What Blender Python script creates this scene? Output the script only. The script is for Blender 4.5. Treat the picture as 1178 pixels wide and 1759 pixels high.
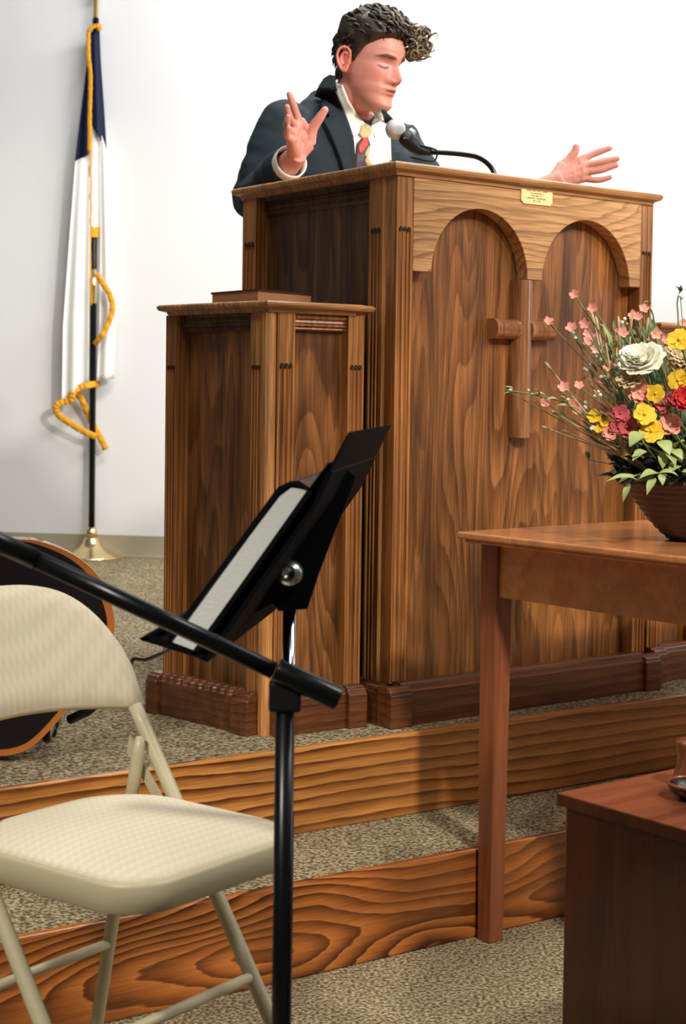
import bpy, bmesh, math, random
import numpy as np
from math import sin, cos, pi, radians, sqrt, atan2
from mathutils import Vector, Matrix
from mathutils.bvhtree import BVHTree
import mathutils.noise as mn

for o in list(bpy.data.objects): bpy.data.objects.remove(o)
SC = bpy.context.scene
COL = SC.collection
random.seed(7)

# ------------------------------------------------------------------ camera, world, lights, exposure
ZE = 1.015; FPX = 2700.0; PITCH = radians(2.2); ROLL = .014; CY = 779.0
FW = Vector((0, cos(PITCH), -sin(PITCH))); R0 = Vector((1, 0, 0)); U0 = Vector((0, sin(PITCH), cos(PITCH)))
CR = cos(ROLL)*R0 + sin(ROLL)*U0; CU = -sin(ROLL)*R0 + cos(ROLL)*U0
CAMP = Vector((0, 0, ZE))
cam = bpy.data.cameras.new('camera'); camo = bpy.data.objects.new('camera', cam); COL.objects.link(camo)
m = Matrix.Identity(4)
for i in range(3):
    m[i][0] = CR[i]; m[i][1] = CU[i]; m[i][2] = -FW[i]; m[i][3] = CAMP[i]
camo.matrix_world = m
cam.sensor_fit = 'HORIZONTAL'; cam.sensor_width = 24; cam.lens = 24*FPX/1178
cam.shift_y = -(879.5-CY)/1178
cam.dof.use_dof = True; cam.dof.focus_distance = 2.9; cam.dof.aperture_fstop = 8.0
cam.clip_start = .05
SC.camera = camo
SC.view_settings.view_transform = 'Standard'; SC.view_settings.look = 'None'
SC.view_settings.gamma = 1; SC.view_settings.use_curve_mapping = False
SC.view_settings.exposure = 0.2

w = bpy.data.worlds.new('world'); SC.world = w; w.use_nodes = True
w.node_tree.nodes['Background'].inputs[0].default_value = (.95, .97, 1, 1)
w.node_tree.nodes['Background'].inputs[1].default_value = .07

def area(name, loc, tgt, sx, sy, power, col=(1, 1, 1)):
    l = bpy.data.lights.new(name, 'AREA'); l.shape = 'RECTANGLE'; l.size = sx; l.size_y = sy
    l.energy = power; l.color = col
    o = bpy.data.objects.new(name, l); COL.objects.link(o); o.location = loc
    o.rotation_euler = (Vector(tgt)-Vector(loc)).to_track_quat('-Z', 'Y').to_euler()
    return o
area('ceiling_panel_right', (2.5, 2.1, 3.3), (.3, 3.6, 1.3), 1.2, .9, 55, (1, .97, .92))
area('ceiling_panel_left', (-1.2, 2.6, 3.4), (-.5, 4.6, .8), 1.2, .9, 14, (1, .97, .92))
area('ceiling_panel_stage', (.6, 4.5, 3.4), (-.1, 6.0, 1.4), 2.6, .6, 96, (.99, .99, 1))
area('side_window', (3.7, 4.3, 1.75), (.6, 3.6, 1.5), 1.1, 1.3, 15, (.92, .96, 1))
def spot(name, loc, tgt, power, deg, col=(1, 1, 1), blend=1., r=.12):
    l = bpy.data.lights.new(name, 'SPOT'); l.energy = power; l.color = col; l.spot_size = radians(deg); l.spot_blend = blend; l.shadow_soft_size = r
    o = bpy.data.objects.new(name, l); COL.objects.link(o); o.location = loc
    o.rotation_euler = (Vector(tgt)-Vector(loc)).to_track_quat('-Z', 'Y').to_euler(); return o
spot('added_pulpit_spot', (2.3, .9, 3.15), (.27, 3.9, 1.86), 600, 25, (1, .95, .87))  # added lamp: fades the pulpit from a bright top to a dark foot
spot('added_chair_spot', (-1.3, -.3, 3.0), (-.42, 2.1, .35), 330, 30, (1, .95, .86))  # added fill that brightens the chair and steps, not a known fixture
spot('added_table_spot', (1.3, .2, 3.0), (.75, 2.75, .60), 400, 42, (1, .95, .88))  # added lamp to lift the table top and the riser behind it

def at(px, py, Y):
    """world point at depth Y seen at photo position px, py"""
    q = FW + (px-589)/FPX*CR - (py-CY)/FPX*CU
    return CAMP + q*(Y/q.y)
def atz(px, py, Z):
    q = FW + (px-589)/FPX*CR - (py-CY)/FPX*CU
    return CAMP + q*((Z-ZE)/q.z)

# ------------------------------------------------------------------ materials
def nodes(name):
    m = bpy.data.materials.new(name); m.use_nodes = True
    nt = m.node_tree; return m, nt, nt.nodes['Principled BSDF']
def plain(name, col, rough=.6, metal=0, coat=0, spec=.5, bump=0, bscale=200, sheen=0):
    m, nt, b = nodes(name)
    b.inputs['Base Color'].default_value = (*col, 1); b.inputs['Roughness'].default_value = rough
    b.inputs['Metallic'].default_value = metal; b.inputs['Coat Weight'].default_value = coat
    b.inputs['Specular IOR Level'].default_value = spec
    b.inputs['Sheen Weight'].default_value = sheen
    tc = nt.nodes.new('ShaderNodeTexCoord')
    n = nt.nodes.new('ShaderNodeTexNoise'); n.inputs['Scale'].default_value = bscale
    nt.links.new(tc.outputs['Object'], n.inputs['Vector'])
    mx = nt.nodes.new('ShaderNodeMixRGB'); mx.blend_type = 'MULTIPLY'; mx.inputs[0].default_value = .12
    mx.inputs[1].default_value = (*col, 1); nt.links.new(n.outputs['Fac'], mx.inputs[2])
    nt.links.new(mx.outputs[0], b.inputs['Base Color'])
    if bump:
        bp = nt.nodes.new('ShaderNodeBump'); bp.inputs['Strength'].default_value = bump; bp.inputs['Distance'].default_value = .002
        nt.links.new(n.outputs['Fac'], bp.inputs['Height']); nt.links.new(bp.outputs[0], b.inputs['Normal'])
    return m
def wood(name, light, mid, dark, axis='z', lin=45., cross='x', namp=3., nscale=3., width=.35, contrast=.8, rough=.38, coat=.25, stretch=.08, offset=0., fine=.3, stain=.3, streak=.3):
    """plain sawn timber: wavy growth lines along an axis, cathedral loops where namp is large, pores and stain"""
    m, nt, b = nodes(name); N = nt.nodes.new; L = nt.links.new
    def mapping(sc, loc):
        mp = N('ShaderNodeMapping'); s_ = [1., 1., 1.]; s_['xyz'.index(axis)] = sc
        mp.inputs['Scale'].default_value = s_; mp.inputs['Location'].default_value = loc; L(tc.outputs['Object'], mp.inputs[0]); return mp
    def math(op, a, b_):
        n_ = N('ShaderNodeMath'); n_.operation = op
        for k, v in enumerate((a, b_)):
            if v is None: continue
            if isinstance(v, (int, float)): n_.inputs[k].default_value = v
            else: L(v, n_.inputs[k])
        return n_.outputs[0]
    def rng(v, a, b_, c, d):
        n_ = N('ShaderNodeMapRange'); L(v, n_.inputs[0])
        for k, x in enumerate((a, b_, c, d)): n_.inputs[k+1].default_value = x
        return n_.outputs[0]
    def noise(mp, sc, det, rg=.5):
        n_ = N('ShaderNodeTexNoise'); n_.inputs['Scale'].default_value = sc; n_.inputs['Detail'].default_value = det; n_.inputs['Roughness'].default_value = rg
        L(mp.outputs[0], n_.inputs['Vector']); return n_.outputs['Fac']
    def mul(c, f):
        x = N('ShaderNodeMixRGB'); x.blend_type = 'MULTIPLY'; x.inputs[0].default_value = 1; L(c, x.inputs[1]); L(f, x.inputs[2]); return x.outputs[0]
    tc = N('ShaderNodeTexCoord')
    m1 = mapping(stretch, (offset, offset*.7, offset*1.3))
    n1 = noise(m1, nscale, 2.0, .45)
    sx = N('ShaderNodeSeparateXYZ'); L(tc.outputs['Object'], sx.inputs[0])
    lc = math('MULTIPLY', sx.outputs['xyz'.index(cross)], lin)
    ph = math('ADD', lc, math('MULTIPLY', n1, namp*4))
    jit = noise(mapping(stretch*.6, (1, 2+offset, 3)), 70, 2)
    ph = math('ADD', ph, math('MULTIPLY', jit, .45))
    fr = math('FRACT', ph, None)
    # sawtooth: soft early wood rising to a sharp dark late-wood line
    rp = N('ShaderNodeValToRGB'); cr = rp.color_ramp; L(fr, rp.inputs[0])
    cr.elements[0].position = 0; cr.elements[0].color = (*light, 1)
    cr.elements[1].position = 1; cr.elements[1].color = (*mid, 1)
    e = cr.elements.new(max(.05, .92-width)); e.color = (*mid, 1)
    e = cr.elements.new(.90-.02); e.color = (*dark, 1)
    e = cr.elements.new(.95); e.color = (*dark, 1)
    mx = N('ShaderNodeMixRGB'); mx.inputs[1].default_value = (*mid, 1); L(rp.outputs[0], mx.inputs[2])
    cm = rng(noise(mapping(.25, (7, offset, 2)), 4, 2), .3, .65, contrast*.45, contrast); L(cm, mx.inputs[0])
    c = mx.outputs[0]
    pore = noise(mapping(.03, (0, 0, 0)), 320, 2)
    c = mul(c, rng(pore, .38, .58, 1-fine, 1.05))
    st = noise(mapping(.07, (offset, 4, 9)), 38, 3)
    c = mul(c, rng(st, .36, .60, 1-streak, 1.08))
    c = mul(c, rng(noise(mapping(.35, (3+offset, 5, 1)), 6, 3), .35, .65, 1-stain, 1.1))
    L(c, b.inputs['Base Color'])
    b.inputs['Roughness'].default_value = rough; b.inputs['Coat Weight'].default_value = coat; b.inputs['Coat Roughness'].default_value = .2
    bp = N('ShaderNodeBump'); bp.inputs['Strength'].default_value = .15; bp.inputs['Distance'].default_value = .001
    L(pore, bp.inputs['Height']); L(bp.outputs[0], b.inputs['Normal'])
    return m
def carpet(name, c1, c2, c3):
    m, nt, b = nodes(name); N = nt.nodes.new; L = nt.links.new
    tc = N('ShaderNodeTexCoord')
    v = N('ShaderNodeTexNoise'); v.inputs['Scale'].default_value = 150; v.inputs['Detail'].default_value = 2.5; L(tc.outputs['Object'], v.inputs['Vector'])
    rp = N('ShaderNodeValToRGB'); cr = rp.color_ramp
    cr.elements[0].position = .38; cr.elements[0].color = (*c1, 1); cr.elements[1].position = .64; cr.elements[1].color = (*c3, 1)
    e = cr.elements.new(.5); e.color = (*c2, 1); L(v.outputs['Fac'], rp.inputs[0])
    n = N('ShaderNodeTexNoise'); n.inputs['Scale'].default_value = 5; L(tc.outputs['Object'], n.inputs['Vector'])
    mr = N('ShaderNodeMapRange'); mr.inputs[1].default_value = .3; mr.inputs[2].default_value = .7; mr.inputs[3].default_value = .85; mr.inputs[4].default_value = 1.1; L(n.outputs['Fac'], mr.inputs[0])
    mx = N('ShaderNodeMixRGB'); mx.blend_type = 'MULTIPLY'; mx.inputs[0].default_value = 1; L(rp.outputs[0], mx.inputs[1]); L(mr.outputs[0], mx.inputs[2])
    L(mx.outputs[0], b.inputs['Base Color']); b.inputs['Roughness'].default_value = 1; b.inputs['Specular IOR Level'].default_value = .1
    bp = N('ShaderNodeBump'); bp.inputs['Strength'].default_value = .9; bp.inputs['Distance'].default_value = .006
    L(v.outputs['Fac'], bp.inputs['Height']); L(bp.outputs[0], b.inputs['Normal'])
    return m
def fabric(name, col, s=60):
    m, nt, b = nodes(name); N = nt.nodes.new; L = nt.links.new
    tc = N('ShaderNodeTexCoord'); mp = N('ShaderNodeMapping'); L(tc.outputs['Object'], mp.inputs[0])
    wv = N('ShaderNodeTexWave'); wv.wave_type = 'BANDS'; wv.bands_direction = 'X'; wv.inputs['Scale'].default_value = s*.35; wv.wave_profile = 'SIN'
    # zigzag: x + triangle(y)
    sx = N('ShaderNodeSeparateXYZ'); L(mp.outputs[0], sx.inputs[0])
    pp = N('ShaderNodeMath'); pp.operation = 'PINGPONG'; pp.inputs[1].default_value = .006; L(sx.outputs[1], pp.inputs[0])
    ad = N('ShaderNodeMath'); ad.operation = 'ADD'; L(sx.outputs[0], ad.inputs[0]); L(pp.outputs[0], ad.inputs[1])
    cb = N('ShaderNodeCombineXYZ'); L(ad.outputs[0], cb.inputs[0]); L(cb.outputs[0], wv.inputs['Vector'])
    rp = N('ShaderNodeMapRange'); rp.inputs[3].default_value = .93; rp.inputs[4].default_value = 1.02; L(wv.outputs['Fac'], rp.inputs[0])
    mx = N('ShaderNodeMixRGB'); mx.blend_type = 'MULTIPLY'; mx.inputs[0].default_value = 1; mx.inputs[1].default_value = (*col, 1); L(rp.outputs[0], mx.inputs[2])
    L(mx.outputs[0], b.inputs['Base Color']); b.inputs['Roughness'].default_value = .9; b.inputs['Specular IOR Level'].default_value = .2
    bp = N('ShaderNodeBump'); bp.inputs['Strength'].default_value = .15; bp.inputs['Distance'].default_value = .0015
    L(wv.outputs['Fac'], bp.inputs['Height']); L(bp.outputs[0], b.inputs['Normal'])
    return m

M = {}
OAKL, OAKM, OAKD = (.72, .315, .095), (.55, .215, .056), (.17, .048, .013)
M['oak'] = wood('oak_vertical', OAKL, OAKM, OAKD, 'z', lin=70, namp=1.2, nscale=5, contrast=.7, streak=.3)
M['oak_edge'] = wood('oak_edge', (.85, .42, .14), (.72, .32, .10), (.4, .15, .04), 'z', lin=60, namp=1.2, nscale=5, contrast=.4, streak=.2, stain=.2)
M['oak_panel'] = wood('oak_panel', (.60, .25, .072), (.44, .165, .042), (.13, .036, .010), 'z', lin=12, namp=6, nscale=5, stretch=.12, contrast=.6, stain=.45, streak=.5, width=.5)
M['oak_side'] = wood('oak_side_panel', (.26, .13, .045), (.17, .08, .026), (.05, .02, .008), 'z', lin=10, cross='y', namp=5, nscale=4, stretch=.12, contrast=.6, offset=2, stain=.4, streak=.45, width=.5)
M['oak_h'] = wood('oak_horizontal', (.76, .42, .18), (.64, .33, .125), (.26, .105, .034), 'x', lin=38, cross='z', namp=3.2, nscale=5, stretch=.3, offset=4.1, contrast=.8, stain=.15, streak=.15, width=.3)
M['oak_top'] = wood('oak_top', (.80, .42, .16), (.64, .30, .10), (.28, .10, .03), 'x', lin=60, cross='y', namp=1.5, nscale=5, contrast=.6, stain=.25)
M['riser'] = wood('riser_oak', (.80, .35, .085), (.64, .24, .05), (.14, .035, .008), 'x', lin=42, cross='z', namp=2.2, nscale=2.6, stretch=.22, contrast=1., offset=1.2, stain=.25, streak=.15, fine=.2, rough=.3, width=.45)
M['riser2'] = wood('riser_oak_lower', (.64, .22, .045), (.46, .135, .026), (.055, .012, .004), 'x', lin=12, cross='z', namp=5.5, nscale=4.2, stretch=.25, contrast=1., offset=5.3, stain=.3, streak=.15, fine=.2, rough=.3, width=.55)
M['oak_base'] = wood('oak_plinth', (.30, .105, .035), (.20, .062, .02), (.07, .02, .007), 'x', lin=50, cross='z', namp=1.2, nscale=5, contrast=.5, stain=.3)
M['blackflat'] = plain('black_flat', (.004, .004, .0045), .75, spec=.08)
M['stop_shade'] = plain('flute_stop_shade', (.045, .016, .007), .9)
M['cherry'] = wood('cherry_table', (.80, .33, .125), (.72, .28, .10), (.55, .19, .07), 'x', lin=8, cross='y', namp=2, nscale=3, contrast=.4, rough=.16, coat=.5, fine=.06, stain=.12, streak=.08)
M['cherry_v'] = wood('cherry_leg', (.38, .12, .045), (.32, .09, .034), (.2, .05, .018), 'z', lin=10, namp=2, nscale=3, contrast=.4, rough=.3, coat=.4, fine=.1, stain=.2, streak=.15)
M['boxwood'] = wood('dark_box_wood', (.13, .030, .008), (.080, .016, .005), (.04, .01, .004), 'z', lin=6, namp=1.5, nscale=2.5, contrast=.4, rough=.22, coat=.5, fine=.1, stain=.45, streak=.15)
M['boxtop'] = wood('box_top_wood', (.40, .12, .055), (.32, .085, .035), (.16, .035, .014), 'x', lin=8, cross='y', namp=2, nscale=4, contrast=.5, rough=.2, coat=.7, fine=.1, stain=.35, streak=.2)
M['wall'] = plain('white_painted_wall', (.86, .86, .855), .85, bscale=1.2, spec=.2)
M['baseb'] = plain('tan_vinyl_base', (.42, .36, .25), .5)
M['carpet'] = carpet('speckled_carpet', (.12, .088, .042), (.31, .24, .135), (.54, .45, .30))
M['ceil'] = plain('ceiling_white', (.85, .85, .83), .9)
M['black'] = plain('black_metal', (.003, .0035, .004), .3, spec=.35)
M['blackmat'] = plain('black_matte', (.006, .006, .007), .55, spec=.3)
M['chrome'] = plain('chrome', (.75, .76, .78), .15, 1)
M['steel'] = plain('brushed_steel', (.55, .56, .56), .3, 1)
M['brass'] = plain('polished_brass', (.9, .72, .38), .2, .9)
M['gold'] = plain('gold_plate', (.93, .80, .38), .45, .15)
M['engrave'] = plain('engraving', (.45, .34, .09), .6)
M['pages'] = plain('book_pages', (.85, .87, .80), .8, bump=.3, bscale=300)
M['chairmetal'] = plain('beige_enamel', (.60, .52, .33), .4)
M['chairfab'] = fabric('beige_fabric', (.80, .70, .52))
M['navy'] = plain('navy_cloth', (.004, .008, .045), .8, bump=.3, bscale=900)
M['whitecloth'] = plain('white_cloth', (.92, .89, .84), .9)
M['fringe'] = plain('gold_fringe', (.90, .42, .02), .8, bump=1, bscale=500)
M['suit'] = plain('blue_grey_suit', (.009, .020, .029), .85, bump=.25, bscale=500)
M['shirt'] = plain('white_shirt', (.82, .82, .76), .8)
M['tie_gold'] = plain('tie_gold', (.55, .42, .2), .6)
M['tie_red'] = plain('tie_red', (.55, .06, .05), .6)
M['tie_dark'] = plain('tie_dark', (.05, .03, .05), .6)
M['hair'] = plain('dark_brown_hair', (.022, .013, .007), .45, bump=.8, bscale=250)
M['hairl'] = plain('light_brown_hair', (.20, .14, .065), .45, bump=.5, bscale=250)
M['hairm'] = plain('mid_brown_hair', (.07, .045, .02), .45, bump=.5, bscale=250)
M['guitar'] = plain('guitar_black', (.010, .004, .004), .3, coat=.3)
M['guitarside'] = plain('guitar_orange_side', (.62, .19, .035), .35)
M['guitarback'] = plain('guitar_mahogany', (.10, .02, .012), .3, coat=.5)
M['bowl'] = plain('dark_wicker', (.045, .022, .018), .45, bump=1, bscale=90)
M['bookcover'] = plain('maroon_book_cover', (.07, .02, .018), .45)
M['bookpage'] = plain('tan_page_edge', (.50, .25, .11), .6)
M['micsilver'] = plain('mic_grille', (.55, .57, .58), .35, .8, bump=1, bscale=900)
M['blue_glass'] = plain('pale_blue_plastic', (.55, .68, .78), .2, 0, .4)
M['pink'] = plain('salmon_petal', (.93, .38, .28), .7)
M['rose'] = plain('deep_pink_petal', (.62, .10, .11), .7)
M['red'] = plain('red_petal', (.6, .01, .015), .7)
M['yellow'] = plain('yellow_petal', (.92, .58, .02), .7)
M['cream'] = plain('cream_petal', (.98, .95, .76), .6)
M['tan'] = plain('tan_petal', (.74, .58, .34), .8)
M['whitebud'] = plain('white_bud', (.88, .88, .72), .7)
M['leaf'] = plain('green_leaf', (.10, .17, .05), .5, bscale=30)
M['leafl'] = plain('pale_green_leaf', (.38, .44, .15), .5, bscale=30)
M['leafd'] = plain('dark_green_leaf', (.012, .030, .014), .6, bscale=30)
M['straw'] = plain('straw_stalk', (.62, .45, .22), .8)
M['stem'] = plain('green_stem', (.16, .22, .07), .6)

# ------------------------------------------------------------------ mesh builder
class MB:
    def __init__(s): s.v = []; s.f = []; s.mi = []
    def add(s, vs, fs, mi=0):
        o = len(s.v); s.v += [tuple(v) for v in vs]; s.f += [tuple(i+o for i in f) for f in fs]; s.mi += [mi]*len(fs); return s
    def box(s, x0, x1, y0, y1, z0, z1, mi=0, fr=None):
        vs = [(x, y, z) for x in (x0, x1) for y in (y0, y1) for z in (z0, z1)]
        if fr: vs = [fr(*v) for v in vs]
        return s.add(vs, [(0, 1, 3, 2), (4, 6, 7, 5), (0, 4, 5, 1), (2, 3, 7, 6), (0, 2, 6, 4), (1, 5, 7, 3)], mi)
    def prism(s, poly, a, b, fn, mi=0):
        """poly of 2-tuples; fn(p, q, t) -> 3d; extrude t from a to b"""
        n = len(poly)
        vs = [fn(p[0], p[1], a) for p in poly]+[fn(p[0], p[1], b) for p in poly]
        fs = [tuple(range(n))[::-1], tuple(range(n, 2*n))]+[(i, (i+1) % n, n+(i+1) % n, n+i) for i in range(n)]
        return s.add(vs, fs, mi)
    def tube(s, pts, rad, n=12, mi=0, cap=True, flat=None):
        pts = [Vector(p) for p in pts]; N = len(pts)
        if not hasattr(rad, '__len__'): rad = [rad]*N
        up = None; vs = []
        for i, p in enumerate(pts):
            t = (pts[min(i+1, N-1)]-pts[max(i-1, 0)]).normalized()
            if up is None:
                up = Vector((0, 0, 1)) if abs(t.z) < .9 else Vector((1, 0, 0))
            a = t.cross(up).normalized(); b = a.cross(t).normalized(); up = b
            for k in range(n):
                th = 2*pi*k/n; rr = rad[i]
                fx = flat if flat else 1
                vs.append(p+a*cos(th)*rr+b*sin(th)*rr*fx)
        fs = [(i*n+k, i*n+(k+1) % n, (i+1)*n+(k+1) % n, (i+1)*n+k) for i in range(N-1) for k in range(n)]
        if cap: fs += [tuple(range(n))[::-1], tuple(range((N-1)*n, N*n))]
        return s.add(vs, fs, mi)
    def lathe(s, prof, c=(0, 0, 0), n=40, mi=0, axis=None):
        c = Vector(c)
        q = Vector(axis).to_track_quat('Z', 'Y') if axis is not None else None
        vs = []
        for r, z in prof:
            for k in range(n):
                p = Vector((r*cos(2*pi*k/n), r*sin(2*pi*k/n), z))
                if q: p = q @ p
                vs.append(c+p)
        m_ = len(prof)
        fs = [(i*n+k, i*n+(k+1) % n, (i+1)*n+(k+1) % n, (i+1)*n+k) for i in range(m_-1) for k in range(n)]
        fs += [tuple(range(n))[::-1], tuple(range((m_-1)*n, m_*n))]
        return s.add(vs, fs, mi)
    def ball(s, c, r, n=12, mi=0, R=None):
        c = Vector(c)
        if not hasattr(r, '__len__'): r = (r, r, r)
        vs = []
        for i in range(n+1):
            ph = pi*i/n
            for k in range(2*n):
                th = pi*k/n
                p = Vector((r[0]*max(sin(ph), 1e-4)*cos(th), r[1]*max(sin(ph), 1e-4)*sin(th), r[2]*cos(ph)))
                vs.append(c+(R @ p if R else p))
        m2 = 2*n
        fs = [(i*m2+k, (i+1)*m2+k, (i+1)*m2+(k+1) % m2, i*m2+(k+1) % m2) for i in range(n) for k in range(m2)]
        return s.add(vs, fs, mi)
    def grid(s, rows, mi=0, closed=False):
        nr = len(rows); nc = len(rows[0])
        vs = [p for r in rows for p in r]
        fs = [(i*nc+k, i*nc+(k+1) % nc, (i+1)*nc+(k+1) % nc, (i+1)*nc+k) for i in range(nr-1) for k in range(nc if closed else nc-1)]
        return s.add(vs, fs, mi)

def xf(parent):
    return Matrix.Translation(parent['_l']) @ Matrix.Rotation(parent['_r'], 4, 'Z')
FRAMES = {}
def build(name, mb, mat, parent=None, world=None, loc=None, smooth=False, bevel=0, rz=0, sub=0, solid=0, angle=None):
    """links ONE mesh object. Coordinates are the parent's local ones unless world=True"""
    me = bpy.data.meshes.new(name)
    if parent is not None:
        Mp = FRAMES[parent.name]; inv = Mp.inverted()
        vs = [inv @ Vector(v) for v in mb.v] if world else mb.v
    else:
        loc = Vector(loc if loc is not None else (0, 0, 0))
        Mp = Matrix.Translation(loc) @ Matrix.Rotation(rz, 4, 'Z'); inv = Mp.inverted()
        vs = [inv @ Vector(v) for v in mb.v] if (world is None or world) else mb.v
    me.from_pydata([tuple(v) for v in vs], [], mb.f)
    mats = mat if isinstance(mat, (list, tuple)) else [mat]
    for mm in mats: me.materials.append(M[mm] if isinstance(mm, str) else mm)
    for p, i in zip(me.polygons, mb.mi): p.material_index = i; p.use_smooth = smooth
    bm = bmesh.new(); bm.from_mesh(me); bmesh.ops.recalc_face_normals(bm, faces=bm.faces); bm.to_mesh(me); bm.free()
    o = bpy.data.objects.new(name, me); COL.objects.link(o)
    if parent is not None:
        o.parent = parent; FRAMES[o.name] = Mp
    else:
        o.location = loc; o.rotation_euler = (0, 0, rz); FRAMES[o.name] = Mp
    if solid:
        md = o.modifiers.new('solid', 'SOLIDIFY'); md.thickness = solid; md.offset = 0
    if bevel:
        md = o.modifiers.new('bevel', 'BEVEL'); md.width = bevel; md.segments = 2; md.limit_method = 'ANGLE'; md.angle_limit = radians(40)
    if sub:
        md = o.modifiers.new('sub', 'SUBSURF'); md.levels = sub; md.render_levels = sub
    return o
def tag(o, label=None, cat=None, group=None, kind=None):
    if label: o['label'] = label
    if cat: o['category'] = cat
    if group: o['group'] = group
    if kind: o['kind'] = kind
    return o
def thing(name, loc, rz, label, cat, group=None):
    o = bpy.data.objects.new(name, None); COL.objects.link(o); o.empty_display_size = .05
    o.location = loc; o.rotation_euler = (0, 0, rz)
    FRAMES[o.name] = Matrix.Translation(Vector(loc)) @ Matrix.Rotation(rz, 4, 'Z')
    return tag(o, label, cat, group)
def smooth_path(pts, k=8):
    """Catmull-Rom through points"""
    P = [Vector(p) for p in pts]; P = [P[0]*2-P[1]]+P+[P[-1]*2-P[-2]]; out = []
    for i in range(1, len(P)-2):
        a, b, c, d = P[i-1:i+3]
        for j in range(k):
            t = j/k
            out.append(.5*((2*b)+(c-a)*t+(2*a-5*b+4*c-d)*t*t+(3*b-a-3*c+d)*t**3))
    out.append(P[-2]); return out
def struct(o): o['kind'] = 'structure'; return o

# ------------------------------------------------------------------ setting
STG = .33; STEP = .165
ANG = math.atan2(.6, .8)
RA = radians(34.3); rd = Vector((cos(RA), sin(RA), 0)); rn = Vector((-sin(RA), cos(RA), 0))
RU = Vector((-.576, 2.655, 0)); RL = Vector((-.515, 2.379, 0))
struct(build('floor', MB().box(-4, 4, -1.5, 4.6, -.1, 0), 'carpet'))
def slab(name, O, z0, z1, depth):
    mb = MB().box(-2.5, 4.5, 0, depth, z0, z1)
    o = struct(build(name, mb, 'carpet', loc=(O.x, O.y, 0), rz=RA, world=False)); return o
slab('floor_step', RL+rn*.018, .0, STEP, .6)
slab('floor_stage', RU+rn*.018, .0, STG, 7)
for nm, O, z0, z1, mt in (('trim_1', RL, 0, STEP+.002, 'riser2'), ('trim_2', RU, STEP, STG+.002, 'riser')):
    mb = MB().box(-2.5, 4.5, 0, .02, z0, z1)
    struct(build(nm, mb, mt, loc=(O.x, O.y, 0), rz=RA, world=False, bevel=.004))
WA = radians(-8.5); W0 = Vector((-1.0, 6.43, 0))
mb = MB().box(-3.2, 5.5, 0, .12, 0, 3.5)
struct(build('wall_back', mb, 'wall', loc=W0, rz=WA, world=False))
mb = MB().box(-3.2, 5.5, -.006, 0, STG, STG+.092).box(-3.2, 5.5, -.016, 0, STG, STG+.012)
struct(build('baseboard_back', mb, 'baseb', loc=W0, rz=WA, world=False, bevel=.002))

# ------------------------------------------------------------------ pulpit
P0 = Vector((.099, 3.21, STG))
e1 = Vector((.8, .6, 0)); e2 = Vector((-.6, .8, 0))
pul = thing('pulpit', P0, ANG, 'large stained oak pulpit with two arches and a cross on its front, on the stage', 'pulpit')
TOPZ = 1.159
def frm(O, d):
    """face frame: (u along, w outward, z)"""
    d = Vector((d[0], d[1], 0)).normalized(); n = Vector((d.y, -d.x, 0)); O = Vector((O[0], O[1], 0))
    return lambda u, w_, z: O+d*u+n*w_+Vector((0, 0, z))
def ogee_slab(name, poly, z1, th, parent, mat='oak_top'):
    """top slab with a moulded edge: stepped offset polygons"""
    n = len(poly)
    def off(d):
        out = []
        for i in range(n):
            a, b, c = Vector(poly[i-1]), Vector(poly[i]), Vector(poly[(i+1) % n])
            d1 = (b-a).normalized(); d2 = (c-b).normalized(); n1 = Vector((d1.y, -d1.x)); n2 = Vector((d2.y, -d2.x))
            bi = (n1+n2); k = d/max(.3, (1+n1.dot(n2)))
            out.append((b.x-bi.x*k, b.y-bi.y*k))
        return out
    prof = [(.016, -th), (.014, -th*.72), (.003, -th*.55), (0, -th*.35), (0, -th*.16), (.003, -th*.04), (.006, 0)]
    rows = [[(x, y, z1+dz) for x, y in off(d)] for d, dz in prof]
    mb = MB().grid(rows, closed=True)
    m_ = len(prof); mb.f.append(tuple(range(n))); mb.f.append(tuple(range((m_-1)*n, m_*n))); mb.mi += [0, 0]
    return build(name, mb, mat, parent)
def stile(name, fr, u0, u1, z0, z1, zf, parent, depth=.03, w0=0., shade_discs=True):
    """flat post with three flutes from z0 up to zf"""
    wd = u1-u0; g = wd*.13; pts = [(u0, w0-depth), (u0, w0)]
    for k in range(3):
        c = u0+wd*(.25+.25*k)
        pts += [(c-g, w0)]+[(c-g*cos(a), w0-g*1.1*sin(a)) for a in (pi*.25, pi*.5, pi*.75)]+[(c+g, w0)]
    pts += [(u1, w0), (u1, w0-depth)]
    mb = MB()
    mb.prism(pts, z0, zf, lambda p, q, t: fr(p, q, t))
    mb.prism([(u0, w0-depth), (u0, w0), (u1, w0), (u1, w0-depth)], zf, z1, lambda p, q, t: fr(p, q, t))
    if shade_discs:  # dark discs painted in for the shade where the flutes stop
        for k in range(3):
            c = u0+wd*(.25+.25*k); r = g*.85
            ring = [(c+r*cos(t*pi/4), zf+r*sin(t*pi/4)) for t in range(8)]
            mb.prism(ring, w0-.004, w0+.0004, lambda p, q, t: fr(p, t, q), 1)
    return build(name, mb, ['oak', 'stop_shade'], parent)
def bead(mb, fr, u0, u1, z, h, w0):
    """a horizontal stepped moulding"""
    mb.prism([(w0, z), (w0+.012, z), (w0+.012, z-h*.3), (w0+.007, z-h*.45), (w0+.009, z-h*.75), (w0+.003, z-h), (w0, z-h)], u0, u1, lambda p, q, t: fr(t, p, q))
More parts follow.
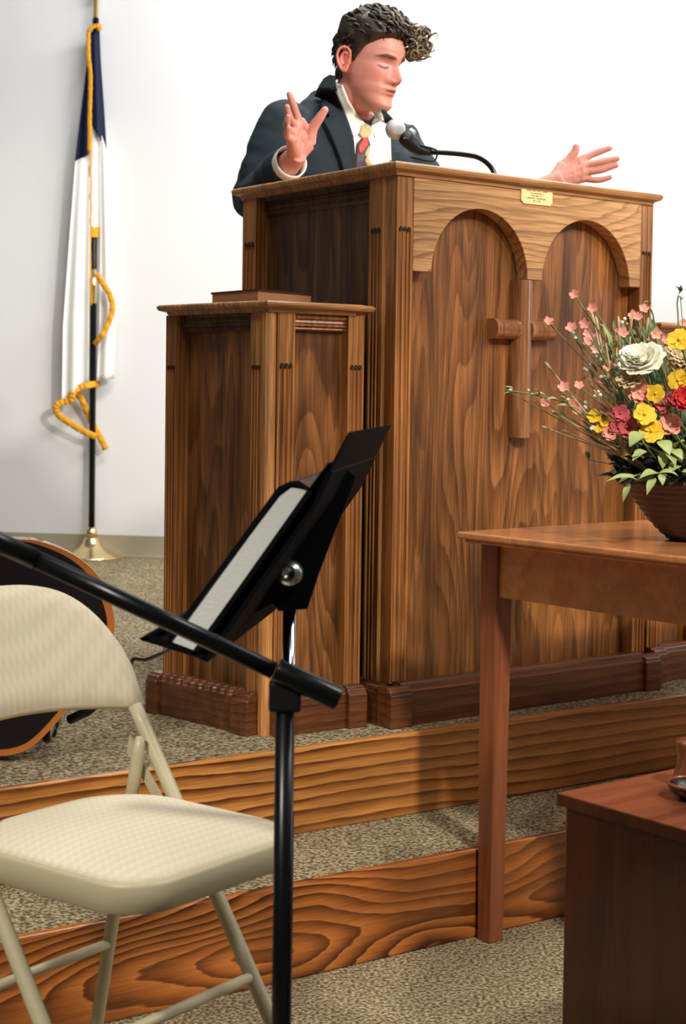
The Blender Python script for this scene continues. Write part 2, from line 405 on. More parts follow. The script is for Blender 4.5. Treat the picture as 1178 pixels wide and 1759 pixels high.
def plinth(mb, fr, u0, u1, h, t, wavy=False, w0=0):
    pr = [(w0-.01, 0), (w0+t, 0), (w0+t, h*.80), (w0+t-.004, h*.84), (w0+t-.006, h*.93), (w0+t-.013, h*.96), (w0+t-.016, h), (w0-.01, h)]
    if not wavy:
        mb.prism(pr, u0, u1, lambda p, q, s: fr(s, p, q)); return
    n = 40; rows = []
    for i in range(n+1):
        u = u0+(u1-u0)*i/n; k = .004*sin(i*1.7)
        rows.append([fr(u, p+(k if q > h*.8 and p > w0 else 0), q) for p, q in pr])
    mb.grid(rows, closed=True)

ogee_slab('top', [(0, 0), (.8, 0), (.8, .615), (0, .615)], TOPZ, .026, pul)
ff = frm((.02, .02), (1, 0))            # front
fl = frm((.02, .595), (0, -1))          # left side, u runs from back to front (v = .595-u)
frr = frm((.78, .02), (0, 1))
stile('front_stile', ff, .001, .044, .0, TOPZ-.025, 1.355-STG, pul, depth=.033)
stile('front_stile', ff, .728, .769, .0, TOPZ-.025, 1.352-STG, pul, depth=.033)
build('front_panel', MB().box(.045, .76, .055, .067, .0, TOPZ-.026), 'oak_panel', pul)
# arch board
def arch(c, hw, z0, zt, n=28):
    return [(c-hw*cos(pi*i/n), z0+(zt-z0)*sin(pi*i/n)) for i in range(n+1)]
zs0, zt = 1.270-STG, 1.412-STG
poly = [(.064, TOPZ-.026), (.064, zs0)]+arch(.2515, .1375, zs0, zt)+arch(.5725, .1395, zs0, zt)+[(.747, zs0), (.747, TOPZ-.026)]
build('arch_board', MB().prism(poly, .0185, .054, lambda p, q, t: Vector((p, t, q))), 'oak_h', pul, bevel=.0015)
# side posts, rails, panels (left and right side of the pulpit)
for sgn, fr in ((0, fl), (1, frr)):
    a = (lambda u: u) if sgn == 0 else (lambda u: .575-u)
    def st(u0, u1, zf):
        lo, hi = sorted((a(u0), a(u1))); stile('side_stile', fr, lo, hi, 0, TOPZ-.026, zf, pul, depth=.04)
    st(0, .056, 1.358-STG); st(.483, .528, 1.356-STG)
    lo, hi = sorted((a(.05), a(.49)))
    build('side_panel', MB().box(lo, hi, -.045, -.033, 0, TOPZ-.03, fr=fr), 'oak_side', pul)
    mb = MB(); bead(mb, fr, lo, hi, TOPZ-.026, .022, -.030); bead(mb, fr, lo, hi, TOPZ-.046, .022, -.034); mb.box(lo, hi, -.034, -.012, TOPZ-.034, TOPZ-.026, fr=fr)
    build('side_moulding', mb, 'oak_side', pul)
    lo, hi = sorted((a(.528), a(.552)))
    pg = [(a(.528), 0), (a(.533), 0.002), (a(.552), -.009), (a(.552), -.03), (a(.528), -.03)]
    build('corner_bead', MB().prism(pg, 0, TOPZ-.026, lambda p, q, t: fr(p, q, t)), 'oak_edge', pul)
    pg = [(a(.552), -.011), (a(.573), -.009), (a(.573), -.03), (a(.552), -.03)]
    build('corner_post', MB().prism(pg, 0, TOPZ-.026, lambda p, q, t: fr(p, q, t)), 'oak', pul)
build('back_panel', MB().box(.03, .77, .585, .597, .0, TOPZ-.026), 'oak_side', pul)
# plinth
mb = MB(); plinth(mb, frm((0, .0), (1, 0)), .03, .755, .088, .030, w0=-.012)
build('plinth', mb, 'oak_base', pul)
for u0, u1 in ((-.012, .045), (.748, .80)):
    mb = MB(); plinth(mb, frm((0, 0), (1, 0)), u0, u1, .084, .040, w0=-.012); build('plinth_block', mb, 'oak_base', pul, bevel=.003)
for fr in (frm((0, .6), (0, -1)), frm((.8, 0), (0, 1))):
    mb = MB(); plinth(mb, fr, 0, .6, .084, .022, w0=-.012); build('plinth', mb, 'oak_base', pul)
# cross
prof = [(.022*cos(pi*i/12), .012+.016*sin(pi*i/12)) for i in range(13)]
prof = [(.022, 0)]+prof+[(-.022, 0)]
cro = MB()
cx, cz = .394, 1.160-STG
cro.prism(prof, .922-STG, 1.269-STG, lambda p, q, t: Vector((cx+p, .054-q*1.25, t)))
cro.prism(prof, cx-.088, cx-.016, lambda p, q, t: Vector((t, .054-q*1.25, cz+p)))
cro.prism(prof, cx+.016, cx+.092, lambda p, q, t: Vector((t, .054-q*1.25, cz+p)))
M['cross'] = wood('cross_oak', (.52, .24, .1), (.42, .17, .065), (.22, .08, .03), 'z', lin=30, namp=1, nscale=5, contrast=.5, rough=.2, coat=.8, stain=.2)
o = build('cross', cro, 'cross', pul); o['label'] = 'wooden cross mounted between the arches'
# plaque
u0, u1, z0, z1 = .363, .457, 1.434-STG, 1.478-STG; k = .006
pq = []
for (cxx, czz, sx, sz, a0) in ((u0, z0, 1, 1, 0), (u1, z0, -1, 1, 0), (u1, z1, -1, -1, 0), (u0, z1, 1, -1, 0)):
    arc = [(cxx+sx*k*cos(t*pi/8), czz+sz*k*sin(t*pi/8)) for t in range(5)]
    if (sx*sz) > 0: arc = arc[::-1]
    pq += arc
pl = build('plaque', MB().prism(pq, .0155, .0185, lambda p, q, t: Vector((p, t, q))), 'gold', pul)
pl['label'] = 'small gold engraved plaque'
mb = MB(); random.seed(3)
for i, (a, b) in enumerate(((.40, .62), (.16, .82), (.28, .70), (.33, .66), (.2, .76), (.38, .62))):
    z = z1-.009-i*.0054; u = u0+(u1-u0)*a
    while u < u0+(u1-u0)*b:
        wl = random.uniform(.0012, .0024)
        mb.box(u, u+wl, .0150, .0156, z-random.uniform(.0012, .0017), z+random.uniform(.0008, .0014)); u += wl+.0007
        if random.random() < .18: u += .002
build('engraved_lines', mb, 'engrave', pl, bevel=0)

# wings (lower side cabinets)
def wing(mirror, label):
    t = thing('side_lectern', P0, ANG, label, 'lectern')
    X = (lambda u: .8-u) if mirror else (lambda u: u)
    A, B, Cc, D = (-.329, .388), (-.279, .046), (-.042 if not mirror else -.042, .035), (-.012, .388)
    WT = 1.195-STG
    pol = [(X(A[0]), A[1]), (X(B[0]), B[1]), (X(Cc[0]), Cc[1]), (X(Cc[0]), .05), (X(-.004), .055), (X(-.004), A[1])]
    if mirror: pol = pol[::-1]
    ogee_slab('top', pol, WT, .022, t)
    def face(Pa, Pb, ins):
        a, b = Vector((X(Pa[0]), Pa[1])), Vector((X(Pb[0]), Pb[1]))
        if mirror: a, b = b, a
        d = (b-a).normalized(); n = Vector((d.y, -d.x)); L = (b-a).length
        O = a-n*ins; f0 = frm((O.x, O.y), (d.x, d.y))
        if mirror: return (lambda u, w_, z: f0(L-u, w_, z)), L
        return f0, L
    fa, La = face(A, B, .018); fb, Lb = face(B, Cc, .018)
    zc = WT-.022
    # splayed outer side
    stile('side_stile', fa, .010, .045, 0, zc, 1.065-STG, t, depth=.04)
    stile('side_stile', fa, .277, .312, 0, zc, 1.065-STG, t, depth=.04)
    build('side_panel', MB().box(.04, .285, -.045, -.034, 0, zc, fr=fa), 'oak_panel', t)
    mb = MB(); bead(mb, fa, .075 if not mirror else .045, .277, zc, .018, -.016); bead(mb, fa, .045, .277, zc-.018, .018, -.024); mb.box(.045, .277, -.034, -.016, zc-.018, zc, fr=fa); mb.box(.045, .277, -.034, -.024, zc-.034, zc-.018, fr=fa)
    build('side_moulding', mb, 'oak_side', t)
    build('corner_bead', MB().prism([(.312, 0), (.315, .003), (.326, .003), (.331, -.003), (.331, -.02), (.312, -.03)], 0, zc, lambda p, q, s: fa(p, q, s)), 'oak_edge', t)
    build('corner_post', MB().prism([(.016, -.010), (.038, -.010), (.038, -.03), (.016, -.03)], 0, zc, lambda p, q, s: fb(p, q, s)), 'oak_side', t)
    # front
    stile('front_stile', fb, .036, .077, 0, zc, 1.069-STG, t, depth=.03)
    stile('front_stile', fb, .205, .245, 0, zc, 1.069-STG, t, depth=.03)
    build('front_panel', MB().box(.07, .21, -.035, -.024, 0, zc, fr=fb), 'oak_panel', t)
    mb = MB(); bead(mb, fb, .082, .205, zc-.004, .018, -.018); bead(mb, fb, .082, .205, zc-.02, .014, -.020); mb.box(.077, .205, -.024, -.008, zc-.006, zc, fr=fb)
    build('front_moulding', mb, 'oak', t)
    for fr, segs in ((fa, ((-.012, .022, .03, 0), (.022, .275, .02, 1), (.262, .312, .03, 0))), (fb, ((.03, .07, .03, 0), (.07, .2, .02, 0), (.2, .245, .03, 0)))):
        for a_, b_, th, wv in segs:
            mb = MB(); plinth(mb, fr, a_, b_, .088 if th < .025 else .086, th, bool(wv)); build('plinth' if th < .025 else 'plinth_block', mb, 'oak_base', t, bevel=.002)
    bp = [(X(A[0]+.03), A[1]-.02), (X(-.005), A[1]-.02), (X(-.005), A[1]-.01), (X(A[0]+.03), A[1]-.01)]
    build('back_panel', MB().prism(bp, 0, zc, lambda p, q, s: Vector((p, q, s))), 'oak_side', t)
    return t
wing(False, 'low oak side lectern left of the pulpit with fluted corners and a book on top')
wing(True, 'low oak side lectern behind the flowers at the right of the pulpit')

# book on the wing
bk = thing('book', at(441, 515, 3.2)*1.0, 0, 'closed dark maroon book lying on the low left side lectern', 'book')
c = at(443, 492, 3.2); ca = Vector((c.x, c.y, 0))
z0, z1 = 1.196, 1.224
pa = at(362, 500, 3.34); pb = at(537, 497, 3.33)
va = Vector((pa.x, pa.y, 0))-ca; vb = Vector((pb.x, pb.y, 0))-ca
FRAMES[bk.name] = Matrix.Translation(Vector((ca.x, ca.y, z0))); bk.location = (ca.x, ca.y, z0)
qd = [ca, ca+vb, ca+va+vb, ca+va]
cen = sum(qd, Vector())/4
def quad(s): return [((cen+(p-cen)*s).x, (cen+(p-cen)*s).y) for p in qd]
f3 = lambda p, q, t: Vector((p, q, t))
build('page_block', MB().prism(quad(.97), z0+.004, z1-.004, f3), 'bookpage', bk, world=True)
build('cover', MB().prism(quad(1), z0, z0+.004, f3).prism(quad(1), z1-.004, z1, f3), 'bookcover', bk, world=True)

# ------------------------------------------------------------------ pulpit microphone
mic = thing('pulpit_microphone', at(848, 300, 3.64), 0, 'silver headed microphone on a black gooseneck, bent over the pulpit top', 'microphone')
zt_ = STG+TOPZ
bs = Vector((.352, 3.66, zt_)); mic.location = bs; FRAMES[mic.name] = Matrix.Translation(bs)
build('mount', MB().lathe([(.022, 0), (.022, .004), (.012, .008), (.009, .02)], bs, 24), 'black', mic, world=True, smooth=False)
path = smooth_path([bs, at(846, 292, 3.66), at(826, 273, 3.67), at(800, 266, 3.68), at(755, 262, 3.70), at(716, 262, 3.72)], 8)
build('gooseneck', MB().tube(path, .006, 12), 'black', mic, world=True, smooth=True)
a = at(728, 258, 3.71); b = at(700, 240, 3.715); c_ = at(690, 232, 3.72); d = at(684, 226, 3.725)
bd = MB().tube([at(740, 262, 3.70), at(722, 258, 3.71), at(712, 250, 3.712), at(700, 240, 3.715), at(693, 235, 3.72)], [.008, .013, .018, .019, .016], 20)
build('body', bd, 'blackmat', mic, world=True, smooth=True)
build('ring', MB().tube([at(706, 238, 3.715), at(699, 234, 3.717)], [.021, .0215], 24), 'steel', mic, world=True)
build('grille', MB().ball(at(679, 222, 3.73), (.024, .024, .024), 14), 'micsilver', mic, world=True, smooth=True)
build('cable_loop', MB().tube(smooth_path([at(722, 250, 3.70), at(745, 256, 3.69), at(751, 262, 3.69), at(746, 276, 3.69), at(730, 276, 3.69), at(705, 270, 3.70)], 6), .0022, 8), 'black', mic, world=True, smooth=True)
m2 = thing('spare_microphone', at(690, 270, 3.70), 0, 'pale silver microphone head lying under the gooseneck on the pulpit top', 'microphone')
sp = Vector((at(688, 262, 3.62).x, 3.62, zt_)); m2.location = sp; FRAMES[m2.name] = Matrix.Translation(sp)
build('head', MB().ball(sp+Vector((-.008, 0, .030)), (.024, .024, .028), 12), 'blue_glass', m2, world=True, smooth=True)
build('handle', MB().tube([sp+Vector((.01, 0, .024)), sp+Vector((.085, .045, .013))], [.018, .011], 16), 'blackmat', m2, world=True, smooth=True)

# ------------------------------------------------------------------ flag and flagpole
PB = atz(157, 958, STG)
fp = thing('flagpole', PB, 0, 'tall black flagpole with brass joints on a flared brass base against the white wall', 'flagpole')
build('base', MB().lathe([(.128, 0), (.128, .006), (.120, .010), (.112, .016), (.085, .026), (.055, .042), (.038, .062), (.030, .078), (.028, .082)], PB, 48), 'brass', fp, world=True, smooth=True)
build('socket', MB().lathe([(.024, .075), (.024, .115), (.018, .118), (.018, .124)], PB, 24), 'brass', fp, world=True, smooth=True)
def zy(y): return ZE+(670.5-y)/2700*PB.y*1.0
ptop = Vector((PB.x, PB.y, 2.72))
build('pole', MB().tube([PB+Vector((0, 0, .05)), Vector((PB.x, PB.y, zy(40)))], .0128, 20), 'black', fp, world=True, smooth=True)
build('ferrule', MB().tube([Vector((PB.x, PB.y, zy(523))), Vector((PB.x, PB.y, zy(465)))], .0145, 20), 'brass', fp, world=True, smooth=True)
build('finial', MB().tube([Vector((PB.x, PB.y, zy(40))), Vector((PB.x, PB.y, zy(8))), Vector((PB.x, PB.y, zy(6))), Vector((PB.x, PB.y, zy(-8))), Vector((PB.x, PB.y, zy(-40)))], [.011, .011, .018, .018, .003], 20), 'brass', fp, world=True, smooth=True)
fg = thing('flag', PB+Vector((0, -.02, zy(45)-STG-0.0)), 0, 'furled flag with navy canton, white field and gold fringe hanging on the flagpole', 'flag')
def xat(x, y, dy=0): return at(x, y, PB.y+dy)
random.seed(5)
def cloth(name, rows, mat, folds, amp, seed=0):
    """rows: (y, xl, xr); the cloth between hangs in folds"""
    R = []; n = 72
    for (y, xl, xr) in rows:
        row = []
        for i in range(n+1):
            s = i/n; x = xl+(xr-xl)*s
            dz = amp*(sin(s*folds*2*pi+seed+.002*y)+.35*sin(s*folds*4.3*pi+seed*2))*min(1, (xr-xl)/50)
            row.append(xat(x, y, -.03+dz+.045*abs(s-.45)))
        R.append(row)
    return build(name, MB().grid(R), mat, fg, world=True, smooth=True, solid=.002)
def lerp_rows(keys, n):
    ys = np.linspace(keys[0][0], keys[-1][0], n)
    return [(y, float(np.interp(y, [k[0] for k in keys], [k[1] for k in keys])), float(np.interp(y, [k[0] for k in keys], [k[2] for k in keys]))) for y in ys]
# canton with a slanting lower edge: two panels either side of the fringe line
def panel(name, mat, pl_, pr_, ytop_l, folds, amp, seed, n=40, m_=26):
    R = []
    for j in range(n+1):
        t = j/n; row = []
        for i in range(m_+1):
            s = i/m_
            L = pl_(t); Rr = pr_(t); x = L[0]+(Rr[0]-L[0])*s; y = L[1]+(Rr[1]-L[1])*s
            dz = amp*sin(s*folds*2*pi+seed)*min(1, .2+t)
            row.append(xat(x, y, -.03+dz))
        R.append(row)
    return build(name, MB().grid(R), mat, fg, world=True, smooth=True, solid=.002)
def poly_pt(pts):
    pts = [Vector(p) for p in pts]; L = [0]
    for a, b in zip(pts, pts[1:]): L.append(L[-1]+(b-a).length)
    def f(t):
        d = t*L[-1]
        for i in range(len(pts)-1):
            if d <= L[i+1]+1e-6: return pts[i].lerp(pts[i+1], (d-L[i])/(L[i+1]-L[i]))
        return pts[-1]
    return f
panel('canton', 'navy', poly_pt([(154, 52), (150, 105), (137, 210), (129, 277)]), poly_pt([(157, 52), (157, 105), (154, 180), (154, 264)]), 0, 1.0, .012, .3)
panel('canton', 'navy', poly_pt([(156, 55), (157, 105), (156, 212)]), poly_pt([(171, 52), (173, 105), (179, 190), (183, 257)]), 0, 1.0, .014, 2.0)
panel('field', 'whitecloth', poly_pt([(129, 277), (118, 420), (108, 560), (106, 690)]), poly_pt([(155, 264), (154, 420), (153, 560), (152, 655)]), 0, 1.6, .010, .3)
panel('field', 'whitecloth', poly_pt([(172, 225), (172, 420), (170, 560), (166, 655)]), poly_pt([(183, 257), (192, 420), (200, 540), (196, 650)]), 0, 1.2, .008, 1.0)
# cloth sleeve wound around the pole
R = []
for j in range(31):
    y = 212+(396-212)*j/30; c = Vector((PB.x, PB.y, zy(y)))
    R.append([c+Vector((cos(k*pi/12)*(.021+.002*sin(j*1.3+k)), sin(k*pi/12)*(.023+.002*sin(j*.9+k*2)), 0)) for k in range(24)])
build('pole_sleeve', MB().grid(R, closed=True), 'whitecloth', fg, world=True, smooth=True)
R = []
for j in range(9):
    y = 393+(411-393)*j/8; c = Vector((PB.x, PB.y, zy(y)))
    R.append([c+Vector((cos(k*pi/12)*.024, sin(k*pi/12)*.024, 0)) for k in range(24)])
build('fringe', MB().grid(R, closed=True), 'fringe', fg, world=True, smooth=True)
def ribbon(pts, wd, dy=-.06, name='fringe', mat='fringe'):
    """folded fringe strip; wd in metres, lying nearly parallel to the wall"""
    path = smooth_path([xat(x, y, dy+z) for x, y, z in pts], 10); R = []
    for i, p in enumerate(path):
        t = (path[min(i+1, len(path)-1)]-path[max(i-1, 0)]).normalized()
        nrm = Vector((t.z, 0, -t.x)).normalized() if abs(t.x)+abs(t.z) > 1e-6 else Vector((1, 0, 0))
        wv = wd*(1+.12*sin(i*2.1))
        R.append([p-nrm*wv*.5+Vector((0, -.004, 0)), p+Vector((0, .004*sin(i), 0)), p+nrm*wv*.5])
    return build(name, MB().grid(R), mat, fg, world=True, smooth=True, solid=.004)
ribbon([(172, 44, 0), (163, 45, 0), (155, 50, 0), (152, 60, 0), (152, 95, -.01), (155, 125, -.01), (155, 160, -.01), (154, 200, -.01), (154, 262, -.01)], .016, -.06)
ribbon([(154, 262, 0), (155, 330, 0), (155, 400, .0), (155, 470, .01), (156, 525, .02)], .007, -.03)
ribbon([(169, 42, 0), (171, 52, 0)], .02)
ribbon([(166, 470, 0), (178, 489, 0), (188, 505, 0), (193, 530, 0), (186, 556, 0), (174, 578, 0), (162, 592, .03)], .022, -.08)
ribbon([(172, 658, .04), (150, 662, 0), (136, 666, 0), (125, 675, -.01), (123, 685, -.01), (112, 690, 0), (100, 694, 0), (96, 702, 0), (102, 714, 0), (125, 730, 0), (150, 744, 0), (166, 750, .01)], .026, -.03)
ribbon([(133, 676, .01), (142, 690, .01), (152, 712, .02), (164, 738, .02), (172, 752, .0), (182, 772, 0)], .026, -.01)

# ------------------------------------------------------------------ guitar behind the chair
G0 = Vector((-.70, 2.90, STG))
gt = thing('guitar', G0, 0, 'black fronted guitar with orange side standing on the stage behind the folding chair', 'guitar')
nrm = Vector((.10, -.99, 0)).normalized(); gx = Vector((-nrm.y, nrm.x, 0)); gx = gx if gx.x > 0 else -gx
tilt = (gx*-.80+Vector((nrm.x*-.15, nrm.y*-.15, .60))).normalized(); gx = nrm.cross(tilt).normalized()
G0 = at(146, 1212, 2.86); gt.location = G0; FRAMES[gt.name] = Matrix.Translation(G0)
prof = [(0, .03), (.12, .045), (.18, .11), (.195, .18), (.175, .26), (.135, .32), (.118, .37), (.13, .42), (.143, .47), (.13, .53), (.08, .565), (0, .57)]
ph = smooth_path([(x, z, 0) for x, z in prof], 6)
out = [(p.x, p.y) for p in ph]+[(-p.x, p.y) for p in ph[::-1][1:-1]]
gf = lambda p, q, t: G0+gx*p+tilt*q-nrm*t
build('front', MB().prism(out, 0, .004, gf), 'guitar', gt, world=True)
build('binding', MB().prism([(x*1.055, .3+(z-.3)*1.02-.006) for x, z in out], .002, .012, gf), 'guitarside', gt, world=True)
build('back', MB().prism(out, .012, .095, gf), 'guitarback', gt, world=True)
nk = [(-.027, .56), (.027, .56), (.021, 1.02), (-.021, 1.02)]
build('neck', MB().prism(nk, -.006, .018, gf), 'guitarback', gt, world=True)
build('headstock', MB().prism([(-.021, 1.02), (.021, 1.02), (.036, 1.06), (.032, 1.18), (-.032, 1.18), (-.036, 1.06)], -.002, .014, gf), 'guitar', gt, world=True)
gs = thing('guitar_stand', G0+Vector((0, .05, 0)), 0, 'low black stand holding up the guitar on the stage', 'stand')
mb = MB()
gx = Vector((-nrm.y, nrm.x, 0)); gx = gx if gx.x > 0 else -gx; tilt = Vector((0, 0, 1)); G0 = Vector((-.66, 2.93, STG+.006)); gs.location = G0; FRAMES[gs.name] = Matrix.Translation(G0)
for s in (-1, 1):
    mb.tube(smooth_path([G0+gx*.11*s-nrm*.14, G0+gx*.11*s-nrm*.1+tilt*.02, G0+gx*.11*s+nrm*.01+tilt*.022, G0+gx*.11*s+nrm*.02+tilt*.07], 5), .008, 10)
    mb.tube([G0+gx*.11*s-nrm*.10+Vector((0, 0, .01)), G0+gx*.11*s-nrm*.3+Vector((0, 0, .008))], .008, 10)
mb.tube([G0+gx*-.11-nrm*.12+tilt*.015, G0+gx*.11-nrm*.12+tilt*.015], .008, 10)
build('frame', mb, 'black', gs, world=True, smooth=True)
cb = MB().tube(smooth_path([at(128, 1238, 2.88), at(150, 1217, 2.86), at(178, 1212, 2.84), at(200, 1200, 2.82), at(222, 1160, 2.80), at(228, 1133, 2.78), at(250, 1133, 2.7), at(274, 1124, 2.6), at(300, 1112, 2.45), at(318, 1108, 2.3)], 8), .0035, 8)
tag(build('cable', cb, 'black', loc=at(128, 1238, 2.88), smooth=True), 'thin black cable looping from the guitar past the chair back', 'cable')
cb = MB().tube([at(120, 1236, 2.885), at(150, 1222, 2.865), at(165, 1214, 2.85)], [.009, .009, .005], 12)
tag(build('cable_plug', cb, 'black', loc=at(120, 1236, 2.885), smooth=True), 'black jack plug in the lower end of the guitar', 'plug')

# ------------------------------------------------------------------ communion table, bowl
T0 = atz(784, 913, .765); T2 = atz(1178, 957, .765); ta = atan2(T2.y-T0.y, T2.x-T0.x)+pi/2; T0.z = 0
d1 = Vector((cos(ta), sin(ta), 0)); d2 = Vector((sin(ta), -cos(ta), 0))
L1 = Vector((.287, 2.895, 0))
tb = thing('table', L1, ta, 'reddish cherry wood table with a flower bowl on it, in front of the steps', 'table')
TH = .765
# local: x = d1, y = -d2
inv = FRAMES[tb.name].inverted(); tl = inv @ Vector((T0.x, T0.y, 0)); print('table corner local', tl)
x0, y1 = tl.x, tl.y; TW, TD = 1.35, .62
mb = MB()
for (ins, za, zb) in ((.010, TH-.020, TH-.013), (.0, TH-.013, TH)):
    mb.box(x0+ins, x0+TW-ins, y1-TD+ins, y1-ins, za, zb)
build('tabletop', mb, 'cherry', tb, bevel=.004)
LS = .021
def leg(lx, ly):
    mb = MB(); rows = []
    for z, s in ((0, .017), (.3, .019), (.62, LS), (TH-.02, LS)):
        rows.append([(lx-s, ly-s, z), (lx+s, ly-s, z), (lx+s, ly+s, z), (lx-s, ly+s, z)])
    mb.grid(rows, closed=True); mb.f += [(0, 1, 2, 3), (12, 13, 14, 15)]; mb.mi += [0, 0]
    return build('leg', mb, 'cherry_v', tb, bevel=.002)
LY = -.500; LX = TW-.12
for lx, ly in ((0, 0), (0, LY), (LX, 0), (LX, LY)): leg(lx, ly)
za, zb = .645, TH-.02
build('apron', MB().box(-.012, .006, LY+LS, -LS, za, zb), 'cherry', tb)
build('apron', MB().box(LX-.006, LX+.012, LY+LS, -LS, za, zb), 'cherry', tb)
build('apron', MB().box(LS, LX-LS, -.006, .012, za, zb), 'cherry', tb)
build('apron', MB().box(LS, LX-LS, LY-.012, LY+.006, za, zb), 'cherry', tb)

BC = atz(1206, 928, TH); print('bowl', BC)
bw = thing('flower_bowl', BC, 0, 'dark woven bowl full of flowers on the table', 'bowl')
pr = []
for i in range(30):
    t = i/29; r = .055+(.142-.055)*(t**.75); pr.append((r+.0018*sin(i*2.2), .102*t))
pr += [(.146, .104), (.144, .108), (.134, .104), (.11, .085), (.0, .08)]
build('body', MB().lathe(pr, BC, 64), 'bowl', bw, world=True, smooth=True)
R = []
for k in range(97):
    a = 2*pi*k/96; R.append(BC+Vector(((.143+.003*sin(a*24))*cos(a), (.143+.003*sin(a*24))*sin(a), .103+.002*sin(a*24+1))))
build('rim', MB().tube(R, .0065, 8, cap=False), 'bowl', bw, world=True, smooth=True)

# ------------------------------------------------------------------ flowers
random.seed(11)
def basis(n):
    n = Vector(n).normalized(); a = n.cross(Vector((0, 0, 1)) if abs(n.z) < .9 else Vector((1, 0, 0))).normalized(); return a, n.cross(a), n
def petals(mb, c, n, r, k, wd=.55, cup=.35, jit=.15, mi=0, rot=None, layers=1):
    a, b, n = basis(n); rot = random.random()*6 if rot is None else rot
    for l in range(layers):
        rl = r*(1-.22*l); cu = cup+.28*l
        for i in range(k):
            th = rot+2*pi*i/k+l*pi/k+random.uniform(-jit, jit); u = a*cos(th)+b*sin(th); v = -a*sin(th)+b*cos(th)
            R = []
            for s in (0.05, .3, .6, .85, 1.):
                wv = rl*wd*math.sin(min(1, s*.95+.08)*pi*.82+.12)*.9+rl*.02
                h = rl*cu*(s**1.6)-rl*.1*(s**4)
                R.append([c+u*rl*s+v*wv*q+n*(h+rl*.12*q*q+rl*.05*sin(3*q+i)) for q in (-1, -.5, 0, .5, 1)])
            mb.grid(R, mi)
def core_at():
    return BC+Vector((random.uniform(-.05, .05), random.uniform(-.05, .05), .085))
def flower(name, px, py, Y, r, mat, label, cat='flower', group=None, k=5, layers=1, wd=.5, cup=.3, eye='yellow', stem=True, face=(-.15, -1, .35)):
    c = at(px, py, Y); base = core_at()
    base = BC+(base-BC)*Vector((1, 1, 1)).x
    t = thing(name, base, 0, label, cat, group)
    n = (Vector(face)+Vector((random.uniform(-.35, .35), 0, random.uniform(-.25, .35)))).normalized()
    mb = MB(); petals(mb, c, n, r, k, wd, cup, layers=layers)
    build('bloom', mb, mat, t, world=True, smooth=True)
    if eye: build('centre', MB().ball(c+n*r*.12, r*.16, 5), eye, t, world=True, smooth=True)
    mid = (c+base)/2+Vector((random.uniform(-.01, .01), 0, -.01)); mid.z += .01
    build('stem', MB().tube(smooth_path([base, mid, c-n*r*.1], 4), .0012 if r < .012 else .002, 6), 'stem', t, world=True, smooth=True)
    return t
c4 = lambda x, y: (860+x/3.664, 480+y/3.664)
BY = BC.y
small = [(465, 98), (585, 180), (300, 268), (445, 305), (535, 280), (540, 345), (580, 360), (550, 395), (600, 435), (650, 490), (740, 325), (765, 335), (895, 190), (860, 240), (835, 228), (680, 545), (715, 530), (635, 640), (710, 720), (490, 670), (400, 680), (280, 770), (440, 785), (480, 825), (610, 985), (690, 975), (915, 365), (975, 345), (1040, 380), (1150, 280), (1040, 670), (670, 960), (655, 830), (720, 995)]
for x, y in small:
    p = c4(x+random.uniform(-4, 4), y+random.uniform(-4, 4))
    lb = {(465, 98): 'highest small salmon blossom, standing alone in front of the right arch', (585, 180): 'second highest small salmon blossom, in front of the right arch panel', (300, 268): 'small salmon blossom in front of the right arm of the cross', (280, 770): 'small salmon blossom farthest left and low, beside the foot of the cross', (400, 680): 'small salmon blossom between two straw stalks right of the cross'}.get((x, y))
    t = flower('pink_blossom', p[0], p[1], BY-random.uniform(-.06, .1), random.uniform(.0075, .0105), 'pink', 'small salmon pink blossom on a thin stem in the flower bowl', group='small salmon blossoms in the flower bowl', k=5, cup=.55, eye=None)
    if lb: t['label'] = lb
buds = [(470, 355), (540, 550), (590, 465), (615, 480), (630, 520), (650, 625), (680, 655), (705, 680), (735, 700), (610, 715), (745, 740), (540, 795), (575, 940), (600, 925), (710, 1165), (40, 700), (175, 715), (820, 770), (750, 560), (785, 265), (410, 770), (650, 900), (1130, 110)]
for x, y in buds:
    p = c4(x, y); c = at(p[0], p[1], BY-random.uniform(-.05, .08)); base = core_at()
    t = thing('white_bud', base, 0, 'tiny cream bud sprig in the flower bowl', 'flower', 'tiny cream buds in the flower bowl')
    mb = MB()
    for q in range(3): mb.ball(c+Vector((random.uniform(-.006, .006), random.uniform(-.006, .006), random.uniform(-.006, .006))), random.uniform(.0025, .004), 5)
    build('bud', mb, 'whitebud', t, world=True, smooth=True)
    build('stem', MB().tube(smooth_path([base, (base+c)/2+Vector((0, 0, -.012)), c], 4), .0009, 6), 'stem', t, world=True, smooth=True)
